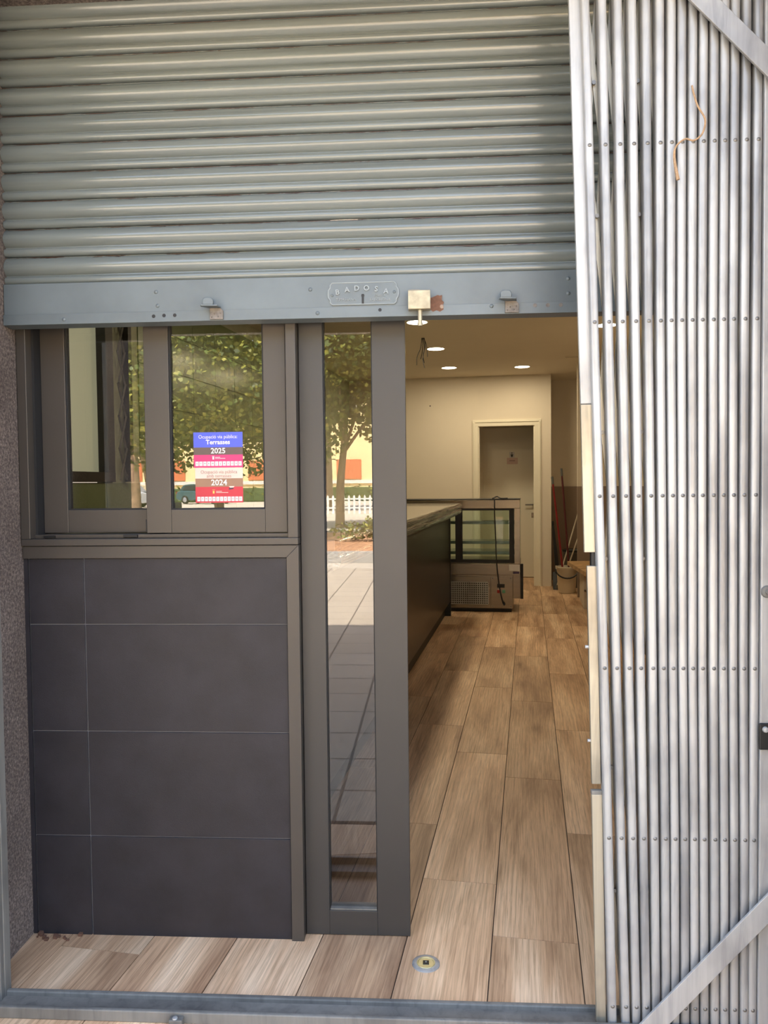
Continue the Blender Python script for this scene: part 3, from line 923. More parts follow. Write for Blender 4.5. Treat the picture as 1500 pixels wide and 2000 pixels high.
plate('lead_plate', 2.62, 0.3395, 0.3705, 1.549, 0.3700, 0.3975, MT['galv'])
plate('lead_plate', 1.548, 0.3695, 0.3970, 1.188, 0.3785, 0.4050, MT['galv_warm'])
plate('lead_plate', 1.155, 0.3845, 0.4085, 0.615, 0.3960, 0.4185, MT['galv_warm'])
plate('lead_plate', 0.589, 0.3955, 0.4215, 0.012, 0.4070, 0.4310, MT['galv_warm'])
plate('lead_channel', 2.62, 0.3590, 0.3675, 0.620, 0.4110, 0.4195, MT['galv_dark'], LY + 0.013, 0.012)
box('latch_body', 0.396, 0.412, LY + 0.006, LY + 0.026, 1.152, 1.190, MT['black'], gt, bevel=0.002)
box('latch_end', 0.395, 0.4215, LY - 0.001, LY + 0.0125, 0.589, 0.599, MT['galv_dark'], gt, bevel=0.001)
for (x, z) in ((0.3855, 0.722), (0.380, 0.955)):
    lathe('side_screw', [(0, -0.005), (0.004, -0.005), (0.004, 0.006)], (x + 0.006, LY + 0.006, z), MT['galv'], gt, I4, 10, 'x')
# post at the hinge side, with bolt and black bracket
post = box('hinge_post', 0.7905, 0.868, GY - 0.012, GY + 0.030, 0.0, 2.62, MT['galv'], gt, bevel=0.002)
lathe('post_bolt', [(0, -0.012), (0.006, -0.012), (0.007, -0.006), (0.013, -0.005), (0.015, 0.0)], (0.8035, GY - 0.012, 1.094), MT['galv_dark'], post, I4, 18, 'y')
br = box('post_bracket', 0.7855, 0.835, GY - 0.020, GY - 0.0125, 0.714, 0.778, MT['black'], post, bevel=0.003)
lathe('bracket_bolt', [(0, -0.006), (0.006, -0.005), (0.0075, 0.0)], (0.799, GY - 0.020, 0.764), MT['galv'], br, I4, 12, 'y')


def strap(xa, za, xb, zb, w):
    d = Vector((xb - xa, 0, zb - za)).normalized()
    n = Vector((-d.z, 0, d.x)) * (w / 2)
    y0, y1 = GY - 0.0330, GY - 0.0260
    P = [Vector((xa, 0, za)) - n, Vector((xb, 0, zb)) - n, Vector((xb, 0, zb)) + n, Vector((xa, 0, za)) + n]
    prism('brace_strap', [(p.x, p.z) for p in P], 'y', y0, y1, MT['galv'], gt, bevel=0.001)


strap(0.510, 2.607, 0.862, 2.246, 0.047)
strap(0.518, 0.0200, 0.862, 0.398, 0.049)

# left receiving post and the floor track
lpst = thing('gate_post', 'narrow grey steel gate post against the granite jamb', 'post', (-1.16, 1.93, 0))
box('post_face', -1.213, -1.136, 1.915, 1.932, 0.0, 2.70, MT['galv_dark'], lpst, bevel=0.002)
box('post_flange', -1.156, -1.134, 1.932, 1.962, 0.0, 2.70, MT['galv_dark'], lpst, bevel=0.002)
tk = thing('gate_track', 'worn steel floor track for the gate across the threshold', 'track', (-0.2, 1.92, 0))
box('front_rail', -1.205, 0.785, 1.861, 1.8730, 0.0, 0.030, MT['galv_dark'], tk, bevel=0.003)
box('track_bed', -1.205, 0.785, 1.8730, 1.938, 0.0, 0.008, MT['galv_dark'], tk)
box('rear_rail', -1.205, 0.785, 1.938, 1.952, 0.0, 0.020, MT['galv_dark'], tk, bevel=0.003)
ct = box('track_clip', -0.662, -0.628, 1.842, 1.8608, 0.0, 0.022, MT['galv_dark'], tk, bevel=0.002)
lathe('clip_screw', [(0, 0.004), (0.006, 0.003), (0.007, 0.0)], (-0.648, 1.850, 0.022), MT['galv'], ct, I4, 12, 'z')

# twine knotted round the uprights
tw = [(0.624, 1.874, 2.285), (0.627, 1.866, 2.258), (0.633, 1.860, 2.231), (0.649, 1.858, 2.199), (0.643, 1.858, 2.168), (0.625, 1.860, 2.153), (0.607, 1.862, 2.158), (0.592, 1.862, 2.150), (0.583, 1.864, 2.138), (0.581, 1.864, 2.118), (0.584, 1.862, 2.090), (0.589, 1.861, 2.064)]
tws = spline(tw, 5)
tr_ = [0.0022] * len(tws)
for q in range(14): tr_[-1 - q] = 0.0042 - 0.00012 * q
tag(tube('twine', tws, tr_, MT['twine'], n=7), 'loose piece of jute twine hanging on the gate uprights', 'twine')

# round brass floor socket
P = ROOM @ Vector((-0.291, 2.11, 0))
fs = thing('floor_socket', 'round brass floor socket with square key hole set into the planks', 'socket', (P.x, P.y, 0))
lathe('outer_ring', [(0.0395, 0.0), (0.039, 0.003), (0.036, 0.0045), (0.026, 0.0042), (0.024, 0.002), (0.024, 0.0)], (P.x, P.y, 0), MT['galv'], fs, n=40)
lathe('inner_ring', [(0.0265, 0.0042), (0.0255, 0.0058), (0.0225, 0.0055), (0.0215, 0.004), (0.0, 0.004)], (P.x, P.y, 0), MT['gold'], fs, n=40)
box('key_square', P.x - 0.0085, P.x + 0.0085, P.y - 0.0085, P.y + 0.0085, 0.0038, 0.0062, MT['black'], fs, bevel=0.001)
lathe('key_stud', [(0, 0.009), (0.002, 0.0085), (0.003, 0.006)], (P.x, P.y, 0), MT['galv_dark'], fs, n=10)
# crumbs of old mortar in the corner by the jamb
cr = []
for i in range(16):
    x, y, s = -1.195 + rnd.random() * 0.13, 2.195 + rnd.random() * 0.03, 0.002 + rnd.random() * 0.004
    cr.append((x - s, x + s, y - s, y + s, 0.0, s * 1.6))
tag(boxes('mortar_crumbs', cr, MT['rust']), 'brown crumbs of mortar in the corner under the tiles', 'debris', kind='stuff')

# ================================================================== NOTICES on the pane
NY = 2.2606                                               # street side of the front sash pane


def notice(name, label, x0, x1, z0, z1, build):
    t = thing(name, label, 'notice', ((x0 + x1) / 2, NY, z0))
    build(t, x0, x1, z0, z1)
    return t


def strip(nm, t, x0, x1, z0, z1, mat, dy=0.0):
    return box(nm, x0, x1, NY + dy, NY + dy + 0.0003, z0, z1, mat, t)


def months(t, x0, x1, z0, z1, letters):
    n = len(letters)
    w = (x1 - x0) / n
    for i, ch in enumerate(letters):
        a = x0 + i * w
        s = strip('month_box', t, a + 0.0010, a + w - 0.0010, z0, z1, MT['white'], -0.0003)
        text('month_letter', ch, a + w / 2, NY - 0.0005, (z0 + z1) / 2, 0.0065, MT['pdark'], s)


def n2025(t, x0, x1, z0, z1):
    cx = (x0 + x1) / 2
    strip('blue_band', t, x0, x1, 1.4745, z1, MT['pblue'])
    strip('brown_band', t, x0, x1, 1.4525, 1.4745, MT['pbrown'])
    strip('magenta_band', t, x0, x1, z0, 1.4525, MT['pmag'])
    text('print_line', 'Ocupació via pública:', cx, NY - 0.0005, 1.5055, 0.0150, MT['white'], t, stretch=0.92)
    text('print_line', 'Terrasses', cx, NY - 0.0005, 1.4895, 0.0185, MT['white'], t, bold=0.0005)
    text('print_line', '2025', cx, NY - 0.0005, 1.4635, 0.0225, MT['white'], t, bold=0.0004)
    strip('crest', t, cx - 0.0175, cx - 0.0125, 1.4385, 1.4465, MT['white'], -0.0003)
    strip('crest', t, cx - 0.0190, cx - 0.0110, 1.4475, 1.4485, MT['white'], -0.0003)
    strip('crest_line', t, cx - 0.0095, cx + 0.0060, 1.4442, 1.4456, MT['white'], -0.0003)
    strip('crest_line', t, cx - 0.0095, cx + 0.0210, 1.4408, 1.4422, MT['white'], -0.0003)
    months(t, x0 + 0.004, x1 - 0.003, 1.4195, 1.4325, 'GFMAMJJASOND')


def n2024(t, x0, x1, z0, z1):
    cx = (x0 + x1) / 2
    strip('pale_band', t, x0, x1, 1.3820, z1, MT['ppale'])
    strip('tan_band', t, x0, x1, 1.3570, 1.3820, MT['ptan'])
    strip('red_band', t, x0, x1, z0, 1.3570, MT['pred'])
    text('print_line', 'Ocupació via pública', cx, NY - 0.0005, 1.4010, 0.0145, MT['pgrey'], t, stretch=0.92)
    text('print_line', 'amb terrasses', cx, NY - 0.0005, 1.3890, 0.0145, MT['pgrey'], t, stretch=0.92)
    text('print_line', '2024', cx, NY - 0.0005, 1.3690, 0.0245, MT['white'], t, bold=0.0004)
    strip('crest', t, cx - 0.0195, cx - 0.0145, 1.3370, 1.3450, MT['pyel'], -0.0003)
    strip('crest', t, cx - 0.0210, cx - 0.0130, 1.3475, 1.3485, MT['pyel'], -0.0003)
    strip('crest_line', t, cx - 0.0095, cx + 0.0080, 1.3428, 1.3443, MT['ppale'], -0.0003)
    strip('crest_line', t, cx - 0.0095, cx + 0.0270, 1.3388, 1.3403, MT['ppale'], -0.0003)
    prism('torn_flap', [(cx + 0.029, 1.3585), (cx + 0.0465, 1.3590), (cx + 0.044, 1.3545), (cx + 0.034, 1.3540)], 'y', NY - 0.0016, NY - 0.0008, MT['ppale'], t)
    prism('torn_hole', [(cx + 0.030, 1.3535), (cx + 0.045, 1.3535), (cx + 0.042, 1.3500), (cx + 0.029, 1.3480)], 'y', NY - 0.0005, NY - 0.0001, MT['pdark'], t)
    months(t, x0 + 0.004, x1 - 0.002, 1.3140, 1.3275, 'GFMAMJJASOND')


notice('terrace_notice', 'blue and magenta terrace permit notice reading 2025 on the window', -0.699, -0.5505, 1.4145, 1.5195, n2025)
notice('terrace_notice', 'pale pink and red terrace permit notice reading 2024, lower on the window', -0.6955, -0.5515, 1.3095, 1.4140, n2024)

# ================================================================== ROOM: counter, display case, lights, cleaning corner
CY0, CY1 = 2.75, 7.85
cn = thing('bar_counter', 'long dark panelled bar counter along the left of the room', 'counter', (-1.05, 5.3, 0), M=ROOM)
box('front_panel', -0.82, -0.795, CY0, CY1 - 0.035, 0.15, 1.03, MT['counter'], cn, ROOM)
box('toe_kick', -0.872, -0.85, CY0, CY1 - 0.035, 0.0, 0.15, MT['black'], cn, ROOM)
box('end_panel', -1.36, -0.790, CY1 - 0.035, CY1, 0.0, 1.03, MT['black'], cn, ROOM)
box('end_panel', -1.36, -0.820, CY0, CY0 + 0.03, 0.0, 1.03, MT['black'], cn, ROOM)
box('back_panel', -1.36, -1.34, CY0 + 0.03, CY1 - 0.035, 0.0, 1.03, MT['counter'], cn, ROOM)
box('base_board', -1.34, -0.872, CY0 + 0.03, CY1 - 0.035, 0.02, 0.15, MT['black'], cn, ROOM)
bt = thing('worktop', 'pale polished bar top with glossy film-wrapped edging', 'worktop', (-1.02, 5.3, 1.03), M=ROOM)
box('slab', -1.38, -0.700, CY0 - 0.02, CY1 + 0.02, 1.118, 1.156, MT['stone'], bt, ROOM, bevel=0.003)
edge = [(-0.6995, 1.156), (-0.690, 1.157), (-0.680, 1.152), (-0.676, 1.142), (-0.677, 1.122), (-0.688, 1.114), (-0.690, 1.100), (-0.678, 1.090), (-0.677, 1.070), (-0.690, 1.052), (-0.715, 1.036), (-0.760, 1.028), (-0.795, 1.0305), (-0.795, 1.060), (-0.6995, 1.118)]
prism('edging', edge, 'y', CY0 - 0.02, CY1 + 0.02, MT['film'], bt, ROOM, smooth=True)
box('underboard', -1.37, -0.7955, CY0 - 0.01, CY1 + 0.01, 1.0305, 1.118, MT['black'], bt, ROOM)

dc = thing('display_case', 'stainless steel refrigerated display case with black sliding glass doors', 'display case', (-0.9, 8.4, 0), M=ROOM)
FY = 8.10
box('base_body', -1.88, -0.165, FY + 0.012, 8.72, 0.04, 0.395, MT['steel'], dc, ROOM, bevel=0.003)
box('plinth', -1.86, -0.185, FY + 0.05, 8.70, 0.0, 0.04, MT['black'], dc, ROOM)
box('ledge', -1.90, -0.090, FY, 8.74, 0.395, 0.512, MT['steel'], dc, ROOM, bevel=0.003)
box('bumper', -0.0895, -0.060, FY + 0.005, FY + 0.05, 0.146, 0.512, MT['black'], dc, ROOM, bevel=0.003)
box('side_panel', -0.165, -0.090, FY + 0.03, 8.70, 0.146, 0.395, MT['steel'], dc, ROOM)
pn = box('grille_panel', -1.30, -0.398, FY + 0.004, FY + 0.012, 0.05, 0.375, MT['steel'], dc, ROOM, bevel=0.001)
box('grille_opening', -1.05, -0.425, FY + 0.001, FY + 0.004, 0.085, 0.315, MT['black'], pn, ROOM)
gb = []
for i in range(29):
    x = -1.05 + i * 0.625 / 28
    gb.append((x - .0045, x + .0045, FY - 0.003, FY + 0.001, 0.085, 0.315))
for i in range(11):
    z = 0.085 + i * 0.023
    gb.append((-1.05, -0.425, FY - 0.0025, FY + 0.0005, z - .0045, z + .0045))
boxes('grille_bars', gb, MT['galv'], pn, ROOM)
cp = box('control_panel', -0.396, -0.170, FY + 0.004, FY + 0.012, 0.05, 0.375, MT['steel'], dc, ROOM, bevel=0.001)
box('control_display', -0.330, -0.252, FY - 0.001, FY + 0.004, 0.262, 0.300, MT['black'], cp, ROOM)
box('switch', -0.330, -0.303, FY - 0.004, FY + 0.004, 0.205, 0.238, MT['redlamp'], cp, ROOM, bevel=0.002)
box('switch', -0.278, -0.246, FY - 0.004, FY + 0.004, 0.205, 0.238, MT['greenlamp'], cp, ROOM, bevel=0.002)
for x in (-0.375, -0.19):
    for z in (0.065, 0.36):
        o = lathe('panel_screw', [(0, -0.003), (0.005, -0.002), (0.006, 0)], (x, FY + 0.004, z), MT['galv_dark'], cp, ROOM, 10, 'y')
box('rating_label', -0.205, -0.094, FY - 0.001, FY, 0.440, 0.506, MT['white'], dc, ROOM)
box('badge', -0.165, -0.100, FY - 0.0015, FY, 0.410, 0.433, MT['purple'], dc, ROOM)
# upper glass body
box('top_rail', -1.90, -0.090, FY, FY + 0.05, 1.092, 1.182, MT['steel'], dc, ROOM, bevel=0.003)
box('top_sheet', -1.90, -0.088, FY - 0.002, 8.60, 1.182, 1.190, MT['black'], dc, ROOM)
box('corner_post', -0.150, -0.090, FY, FY + 0.05, 0.512, 1.092, MT['steel'], dc, ROOM, bevel=0.002)
box('corner_post', -1.90, -1.84, FY, FY + 0.05, 0.512, 1.092, MT['steel'], dc, ROOM, bevel=0.002)
for (a, b, yy) in ((-0.765, -0.152, FY + 0.004), (-1.40, -0.690, FY + 0.022)):
    fr = boxes('sliding_door', [(a, a + .068, yy, yy + .016, .520, 1.092), (b - .050, b, yy, yy + .016, .520, 1.092), (a + .068, b - .050, yy, yy + .016, .520, .555), (a + .068, b - .050, yy, yy + .016, 1.072, 1.092)], MT['black'], dc, ROOM)
    box('door_pane', a + .068, b - .050, yy + .006, yy + .010, .555, 1.072, MT['glass_case'], fr, ROOM)
box('end_glass', -0.100, -0.094, FY + 0.05, 8.60, 0.512, 1.182, MT['glass_case'], dc, ROOM)
box('end_glass', -1.896, -1.890, FY + 0.05, 8.60, 0.512, 1.182, MT['glass_case'], dc, ROOM)
raw('front_glass', [(-1.90, 8.72, .512), (-.09, 8.72, .512), (-.09, 8.726, .512), (-1.90, 8.726, .512), (-1.90, 8.594, 1.182), (-.09, 8.594, 1.182), (-.09, 8.600, 1.182), (-1.90, 8.600, 1.182)], BOXF, MT['glass_case'], dc, ROOM)
for z in (0.925, 0.712, 0.600):
    box('shelf', -1.86, -0.110, 8.28, 8.56 if z > .65 else 8.66, z - 0.006, z + 0.026, MT['shelf'], dc, ROOM, bevel=0.001)
box('deck', -1.86, -0.110, FY + 0.05, 8.70, 0.512, 0.535, MT['steel'], dc, ROOM)
# cable hanging from the case top
cb = spline([(-0.375, 8.16, 1.196), (-0.360, 8.11, 1.202), (-0.352, 8.085, 1.17), (-0.352, 8.082, 1.05), (-0.343, 8.082, 0.80), (-0.335, 8.082, 0.55), (-0.318, 8.078, 0.36), (-0.300, 8.080, 0.24), (-0.280, 8.075, 0.14), (-0.262, 8.07, 0.094)], 5)
cbo = thing('power_cable', 'thin black power cable hanging down the display case', 'cable', (-0.34, 8.08, 0.09), M=ROOM)
tube('cord', cb, 0.0062, MT['cable'], cbo, ROOM, n=7)
tube('plug', [(-0.270, 8.072, 0.112), (-0.252, 8.068, 0.082)], 0.0105, MT['cable'], cbo, ROOM, n=8)
tube('cord_end', spline([(-0.375, 8.16, 1.196), (-0.33, 8.20, 1.215), (-0.29, 8.17, 1.197), (-0.22, 8.19, 1.197)], 5), 0.0062, MT['cable'], cbo, ROOM, n=7)

# ---- ceiling downlights
LAMP_W = 9.2


def downlight(x, y, lab):
    t = thing('ceiling_downlight', lab, 'downlight', (x, y, CZ), M=ROOM, group='round downlights in the bar ceiling')
    lathe('bezel', [(0.100, 0.0), (0.100, -0.004), (0.095, -0.006), (0.088, -0.004), (0.088, 0.0)], (x, y, CZ), MT['whitetrim'], t, ROOM, 32)
    lathe('diffuser', [(0.088, -0.0042), (0.0, -0.0042)], (x, y, CZ), MT['lamp'], t, ROOM, 32)
    ld = bpy.data.lights.new('lamp_light', 'AREA')
    ld.shape = 'DISK'; ld.size = 0.17
    ld.energy = LAMP_W
    ld.color = (1.0, 0.82, 0.55)
    lo = bpy.data.objects.new('lamp_light', ld)
    put(lo, ROOM @ Matrix.Translation((x, y, CZ - 0.012)), t)
    return t


downlight(-0.95, 6.677, 'round white downlight nearest the shutter lock, half hidden by its bolt')
downlight(-0.949, 8.031, 'round white downlight in the ceiling beside the hanging wires')
downlight(-0.947, 9.377, 'round white downlight in the ceiling nearest the rear wall at left')
downlight(-0.073, 9.521, 'round white downlight in the ceiling above the rear doorway')
downlight(0.69, 7.20, 'round downlight glimpsed between the uprights of the folded gate')
downlight(-0.95, 5.32, 'unseen round downlight over the front half of the bar counter')  # unseen above the shutter, added along the row for its light
downlight(-0.95, 3.97, 'unseen round downlight over the near end of the bar counter')  # also unseen, extends the row to light the front of the room

lw = thing('hanging_wires', 'bundle of loose thin wires hanging from the ceiling', 'wires', (-1.0, 7.41, CZ), M=ROOM)
for i, (dx, dy, L_) in enumerate(((-0.05, 0.0, .26), (-0.02, 0.02, .20), (0.015, -0.01, .29), (0.035, 0.02, .18), (0.0, 0.0, .24))):
    b0 = (-0.999 + 0.006 * i - .012, 7.412, CZ)
    tube('wire', spline([b0, (b0[0] + dx * .4 + .01, 7.412 + dy, CZ - L_ * .35), (b0[0] + dx * .7 - .012 + .02 * (i % 2), 7.412 + dy, CZ - L_ * .7), (b0[0] + dx, 7.412 + dy, CZ - L_)], 4), 0.0035, MT['cable'], lw, ROOM, n=5)
vt = thing('ceiling_vent', 'narrow slot vent in the ceiling beside the gate', 'vent', (0.62, 8.9, CZ), M=ROOM)
box('slot_frame', 0.40, 0.86, 8.86, 8.95, CZ - 0.006, CZ, MT['ceil'], vt, ROOM, bevel=0.002)
box('slot', 0.41, 0.85, 8.895, 8.915, CZ - 0.0075, CZ - 0.006, MT['taupe'], vt, ROOM)

# ---- cleaning corner and bench
bk = thing('mop_bucket', 'white plastic mop bucket with black carrying handle', 'bucket', (0.455, 9.66, 0), M=ROOM)
lathe('bucket_body', [(0.0, 0.002), (0.098, 0.002), (0.104, 0.012), (0.122, 0.29), (0.132, 0.30), (0.133, 0.325), (0.125, 0.328), (0.117, 0.30), (0.098, 0.02), (0.0, 0.02)], (0.455, 9.66, 0), MT['bucket'], bk, ROOM, 30)
hp = [(0.455 + 0.136 * math.cos(q), 9.66 - 0.02 + 0.10 * math.sin(q) - 0.03, 0.30 - 0.105 * math.sin(-q)) for q in [math.pi + math.pi * i / 14 for i in range(15)]]
tube('bucket_handle', hp, 0.010, MT['black'], bk, ROOM, n=6)
box('bucket_lug', 0.318, 0.336, 9.60, 9.65, 0.285, 0.335, MT['bucket'], bk, ROOM, bevel=0.004)


def broom(nm, lab, pts, mat, tipmat, headmat):
    t = thing(nm, lab, 'mop', (pts[0][0], pts[0][1], 0.03), M=ROOM)
    tube('handle', pts, 0.0125, mat, t, ROOM, n=8)
    a, b = Vector(pts[-2]), Vector(pts[-1])
    d = (b - a).normalized()
    tube('hand_grip', [b - d * 0.005, b + d * 0.09], 0.0150, tipmat, t, ROOM, n=8)
    p0 = Vector(pts[0])
    lathe('mop_head', [(0.0, 0.16), (0.022, 0.15), (0.030, 0.08), (0.042, 0.0), (0.0, 0.0)], (p0.x, p0.y, p0.z - 0.05), headmat, t, ROOM, 14)
    return t


broom('mop', 'bright red mop handle leaning left out of the bucket', [(0.425, 9.650, 0.10), (0.36, 9.72, 0.75), (0.296, 9.80, 1.34)], MT['red'], MT['greyplastic'], MT['darkred'])
broom('mop', 'dark red upright mop handle with grey grip in the bucket', [(0.495, 9.670, 0.10), (0.450, 9.70, 0.80), (0.402, 9.72, 1.44)], MT['darkred'], MT['greyplastic'], MT['mop'])
for lab, p0, p1 in (('thin white pole leaning right behind the bucket, the longer', (0.335, 9.86, 0.02), (0.62, 9.90, 1.02)), ('thin white pole leaning right behind the bucket, the shorter', (0.40, 10.00, 0.02), (0.635, 10.02, 0.72))):
    t = thing('pole', lab, 'pole', p0, M=ROOM)
    tube('shaft', [p0, p1], 0.009, MT['bucket'], t, ROOM, n=7)
    tube('end_cap', [p0, Vector(p0) + (Vector(p1) - Vector(p0)).normalized() * 0.05], 0.012, MT['greyplastic'], t, ROOM, n=7)
dp = thing('dustpan', 'black long-handled dustpan standing by the wall corner', 'dustpan', (0.33, 9.98, 0), M=ROOM)
prism('pan', [(9.90, 0.0), (10.10, 0.0), (10.10, 0.20), (10.07, 0.21)], 'x', 0.300, 0.375, MT['black'], dp, ROOM, bevel=0.003)
tube('handle', [(0.345, 10.06, 0.20), (0.300, 10.10, 0.86)], 0.014, MT['black'], dp, ROOM)
prism('blade', [(0.335, 0.22), (0.385, 0.22), (0.318, 0.80), (0.300, 0.80)], 'y', 10.03, 10.045, MT['black'], dp, ROOM)
gbk = thing('grey_bucket', 'dark grey bucket standing behind the white one', 'bucket', (0.585, 10.2, 0), M=ROOM)
lathe('bucket_body', [(0.0, 0.002), (0.115, 0.002), (0.145, 0.44), (0.155, 0.45), (0.155, 0.48), (0.145, 0.48), (0.135, 0.44), (0.108, 0.02), (0.0, 0.02)], (0.585, 10.2, 0), MT['greyplastic'], gbk, ROOM, 26)
lathe('bucket_rim', [(0.153, 0.462), (0.160, 0.466), (0.160, 0.485), (0.150, 0.488)], (0.585, 10.2, 0), MT['black'], gbk, ROOM, 26)
bn = thing('bench', 'pale wooden bench board on a white base at the right', 'bench', (0.8, 8.6, 0), M=ROOM)
prism('bench_board', [(0.433, 9.057), (0.562, 7.95), (1.15, 7.95), (1.15, 9.22)], 'z', 0.405, 0.45, MT['board'], bn, ROOM, bevel=0.003)
box('bench_base', 0.575, 1.12, 8.42, 9.12, 0.0, 0.405, MT['bucket'], bn, ROOM, bevel=0.004)
lathe('base_knob', [(0.008, 0.0), (0.012, -0.018), (0.0, -0.022)], (0.585, 8.42, 0.20), MT['steel'], bn, ROOM, 12, 'y')

# ================================================================== THE STREET (seen mirrored in the panes)
SG = -0.02
tag(box('pavement', -90, 90, -8.0, 1.5, SG - 0.1, SG, MT['pave']), 'grey paved footway in front of the shop', 'pavement', kind=STRUCT)
tag(box('plaza', -120, 120, -110.0, -8.0, SG - 0.1, SG - 0.005, MT['plaza']), 'pale sunlit square across the footway', 'ground', kind=STRUCT)
pl = thing('planting_bed', 'raised bed of dry soil with a pale kerb', 'planter', (-1.6, -12, SG))
boxes('kerb', [(-3.4, 1.4, -9.05, -8.85, SG - 0.004, 0.17), (-3.4, 1.4, -15.2, -15.0, SG - 0.004, 0.17), (-3.4, -3.2, -15.0, -9.05, SG - 0.004, 0.17), (1.2, 1.4, -15.0, -9.05, SG - 0.004, 0.17)], MT['kerb'], pl)
box('soil', -3.2, 1.2, -15.0, -9.05, SG - 0.004, 0.13, MT['soil'], pl)


def leaf_cloud(name, blobs, count, size, mat, parent):
    v, f = [], []
    for k in range(count):
        c, r = blobs[rnd.randrange(len(blobs))]
        d = Vector((rnd.gauss(0, 1), rnd.gauss(0, 1), rnd.gauss(0, 1))).normalized() * (rnd.random() ** 0.45)
        p = Vector((c[0] + d.x * r[0], c[1] + d.y * r[1], c[2] + d.z * r[2]))
        a = Vector((rnd.gauss(0, 1), rnd.gauss(0, 1), rnd.gauss(0, 0.6))).normalized()
        b = a.cross(Vector((rnd.gauss(0, 1), rnd.gauss(0, 1), rnd.gauss(0, 1)))).normalized()
        s = size * (0.6 + 0.8 * rnd.random())
        n = len(v)
        v += [p - a * s * .5, p + b * s * .36, p + a * s * .5, p - b * s * .36]
        f.append((n, n + 1, n + 2, n + 3))
    o = raw(name, v, f, mat, parent)
    o['kind'] = 'stuff'
    return o


def tree(lab, x, y, hgt, r, lean, trunk_r, count, low, size=0.20):
    t = thing('plane_tree', lab, 'tree', (x, y, SG), group='plane trees on the square')
    top = (x + lean[0], y + lean[1], hgt * 0.62)
    tp = spline([(x, y, SG - 0.004), (x + lean[0] * .12, y + lean[1] * .3, hgt * .18), (x + lean[0] * .62, y + lean[1] * .6, hgt * .36), top], 4)
    n = len(tp)
    tube('trunk', tp, [trunk_r * (1.15 - 0.65 * i / (n - 1)) for i in range(n)], MT['bark'], t, n=9)
    blobs = []
    for k in range(7):
        q = 2 * math.pi * k / 7 + rnd.random()
        rr = r * (0.35 + 0.35 * rnd.random())
        e = (top[0] + rr * math.cos(q), top[1] + rr * math.sin(q), low + (hgt - low) * (0.25 + 0.5 * rnd.random()))
        m = tp[int(n * (0.55 + 0.06 * (k % 5)))]
        tube('branch', spline([m, ((m[0] + e[0]) / 2, (m[1] + e[1]) / 2, (m[2] + e[2]) / 2 + 0.3), e], 3), [trunk_r * .45 - trunk_r * .06 * j for j in range(7)], MT['bark'], t, n=6)
        blobs.append((e, (r * .55, r * .55, (hgt - low) * .30)))
    blobs.append(((top[0], top[1], (low + hgt) / 2 + .8), (r * .8, r * .8, (hgt - low) * .45)))
    leaf_cloud('foliage', blobs, count, size, MT['leaf'], t)
    return t


tree('leaning plane tree mirrored in the left pane', -9.50, -21.5, 11.0, 3.0, (-1.4, 0.4), 0.16, 16000, 2.6, 0.17)
tree('near plane tree mirrored behind the notices in the right pane', -4.55, -12.0, 6.8, 3.0, (-0.2, 0.0), 0.11, 42000, 1.75, 0.115)
tree('plane tree with a dark trunk mirrored in the door pane', -2.85, -20.0, 7.6, 3.1, (0.3, 0.3), 0.14, 36000, 1.75, 0.145)
tree('plane tree mirrored high in the right pane, farther back', -15.0, -34.0, 12.5, 3.8, (0.0, 0.5), 0.28, 13000, 3.6, 0.24)
tree('plane tree in the back row behind the picket fence', -5.4, -36.5, 12.5, 3.8, (0.0, 0.0), 0.27, 14000, 3.6, 0.24)
tree('plane tree mirrored at the right edge of the door pane', 4.4, -36.5, 12.0, 3.8, (-0.2, 0.0), 0.25, 9000, 3.6, 0.24)
tree('distant plane tree beside the parked cars', -27.0, -42.0, 13.0, 5.0, (0.5, 0.0), 0.30, 9000, 4.0, 0.3)
tree('plane tree far right across the square', 12.0, -22.0, 11.0, 3.5, (0.5, 0.0), 0.28, 3500, 3.4)

sb = thing('low_shrub', 'yellow green shrub in the planting bed', 'shrub', (-1.6, -12.0, 0.13))
for k in range(6):
    a = (-1.9 + k * 0.12, -12.0 + 0.1 * (k % 3), 0.13)
    tube('stem', [a, (a[0] + rnd.uniform(-.1, .1), a[1], 0.35)], 0.01, MT['bark'], sb, n=5)
leaf_cloud('foliage', [((-1.6, -12.0, 0.36), (.55, .35, .22)), ((-1.2, -11.9, 0.45), (.25, .25, .25))], 500, 0.09, MT['leaf'], sb)


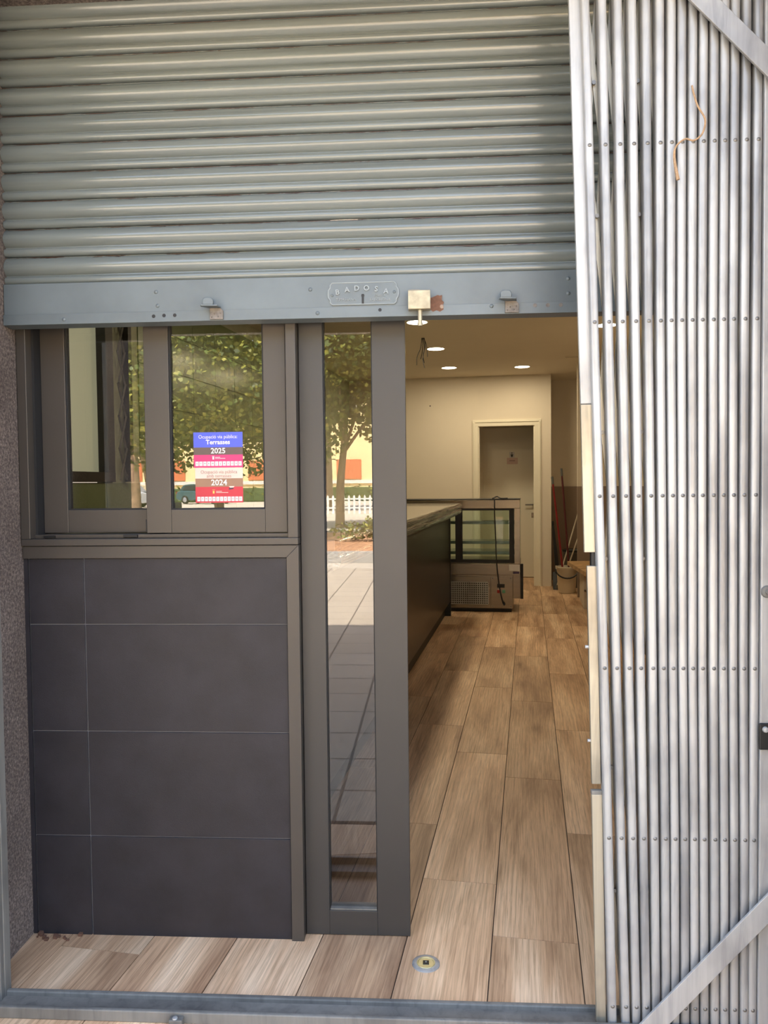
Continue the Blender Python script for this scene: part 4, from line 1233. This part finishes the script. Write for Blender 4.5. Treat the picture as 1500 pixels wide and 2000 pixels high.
def car(lab, x, y, rz, paint):
    t = thing('parked_car', lab, 'car', (x, y, SG), rz)
    M = W[t.name]
    body = [(-2.15, .35), (-2.2, .62), (-2.1, .92), (-1.75, 1.02), (1.0, 1.0), (1.95, .86), (2.15, .66), (2.15, .36), (1.75, .26), (-1.8, .26)]
    prism('car_body', body, 'y', -0.87, 0.87, paint, t, M, bevel=0.07)
    cab = [(-2.0, 1.0), (-1.55, 1.46), (-0.9, 1.54), (0.05, 1.50), (0.95, 1.0)]
    prism('car_cabin', cab, 'y', -0.74, 0.74, paint, t, M, bevel=0.06)
    for s in (-1, 1):
        prism('side_window', [(-1.62, 1.08), (-1.36, 1.40), (-0.42, 1.45), (-0.42, 1.08)], 'y', s * 0.735, s * 0.752, MT['winglass'], t, M)
        prism('side_window', [(-0.36, 1.08), (-0.36, 1.45), (0.02, 1.42), (0.68, 1.08)], 'y', s * 0.735, s * 0.752, MT['winglass'], t, M)
        box('tail_lamp', -2.20, -1.98, s * 0.66 - 0.17, s * 0.66 + 0.17, 0.78, 0.93, MT['taillight'], t, M, bevel=0.02)
        for wx in (-1.32, 1.32):
            wh = lathe('wheel', [(0.19, -0.10), (0.30, -0.10), (0.33, -0.06), (0.33, 0.06), (0.30, 0.10), (0.19, 0.10)], (wx, s * 0.80, 0.33), MT['tyre'], t, M, 22, 'y')
            lathe('hubcap', [(0.0, 0.112 * s), (0.10, 0.108 * s), (0.19, 0.09 * s)], (wx, s * 0.80, 0.33), MT['silver'], wh, M, 18, 'y')
    return t


car('silver parked car mirrored in the left pane', -20.6, -45.5, math.radians(172), MT['silver'])
car('dark teal parked car mirrored beside the notices', -17.2, -54.0, math.radians(20), MT['teal'])
lpz = thing('street_lamp', 'grey street lamp post across the square', 'lamp post', (-18.6, -50.0, SG))
lathe('pole', [(0.16, 0.0), (0.16, 0.5), (0.10, 0.6), (0.07, 6.0), (0.0, 6.0)], (-18.6, -50.0, SG), MT['postgrey'], lpz, n=14)
tube('arm', spline([(-18.6, -50, 5.9), (-18.6, -49.6, 6.2), (-18.6, -48.8, 6.3)], 4), 0.04, MT['postgrey'], lpz)
box('lantern', -18.75, -18.45, -49.2, -48.5, 6.22, 6.36, MT['postgrey'], lpz, bevel=0.03)

ch = thing('terrace_chair', 'dark metal terrace chair on the square', 'chair', (-7.9, -19.6, SG), math.radians(25))
CM = W[ch.name]
box('seat', -.21, .21, -.21, .21, .43, .45, MT['black'], ch, CM, bevel=.006)
box('backrest', -.21, .21, .19, .215, .60, .86, MT['black'], ch, CM, bevel=.006)
for sx in (-.19, .19):
    tube('leg', [(sx, -.19, 0), (sx, -.19, .43)], .013, MT['black'], ch, CM)
    tube('leg', [(sx, .21, 0), (sx, .19, .45), (sx, .22, .86)], .013, MT['black'], ch, CM)

fc = thing('picket_fence', 'white picket fence across the square', 'fence', (-3, -31.5, SG))
for x in range(2):
    box('fence_rail', -7.0, 3.0, -31.53, -31.50, .22 + .42 * x, .29 + .42 * x, MT['fencewhite'], fc)
psrc = None
for i in range(41):
    x = -7.0 + i * 0.25
    if psrc is None:
        psrc = prism('picket', [(x - .05, SG - .004), (x + .05, SG - .004), (x + .05, .78), (x, .86), (x - .05, .78)], 'y', -31.50, -31.47, MT['fencewhite'], fc)
        pbase, px0 = W[psrc.name].copy(), x
    else:
        inst(psrc, 'picket', Matrix.Translation((x - px0, 0, 0)) @ pbase, fc)

hg = thing('hedge', 'dark clipped hedge in front of the cream building', 'hedge', (-10, -60, SG))
box('hedge_core', -30, 6, -60.4, -59.4, SG - .004, 1.15, MT['hedge'], hg, bevel=0.1)
leaf_cloud('foliage', [((-30 + 1.5 * k, -59.6, .75), (1.0, .35, .6)) for k in range(25)], 2500, 0.25, MT['leaf'], hg)
bd = thing('cream_building', 'cream building with orange brick panels across the square', 'building', (-12, -64, SG))
box('building_wall', -60, 40, -76, -64, SG - .004, 11.0, MT['cream'], bd)
box('stone_band', -60, 40, -64, -63.88, 1.45, 1.75, MT['pale'], bd)
box('cornice', -60, 40, -64, -63.7, 10.7, 11.2, MT['pale'], bd)
for k in range(17):
    xa = -40.2 + k * 4.0
    box('brick_panel', xa, xa + 2.2, -64, -63.9, 1.85, 3.6, MT['orange'], bd)
    wnd = box('building_window', xa + .3, xa + 1.9, -64, -63.92, 7.4, 9.4, MT['pale'], bd)
    box('building_pane', xa + .4, xa + 1.8, -63.92, -63.9, 7.5, 9.3, MT['winglass'], wnd)
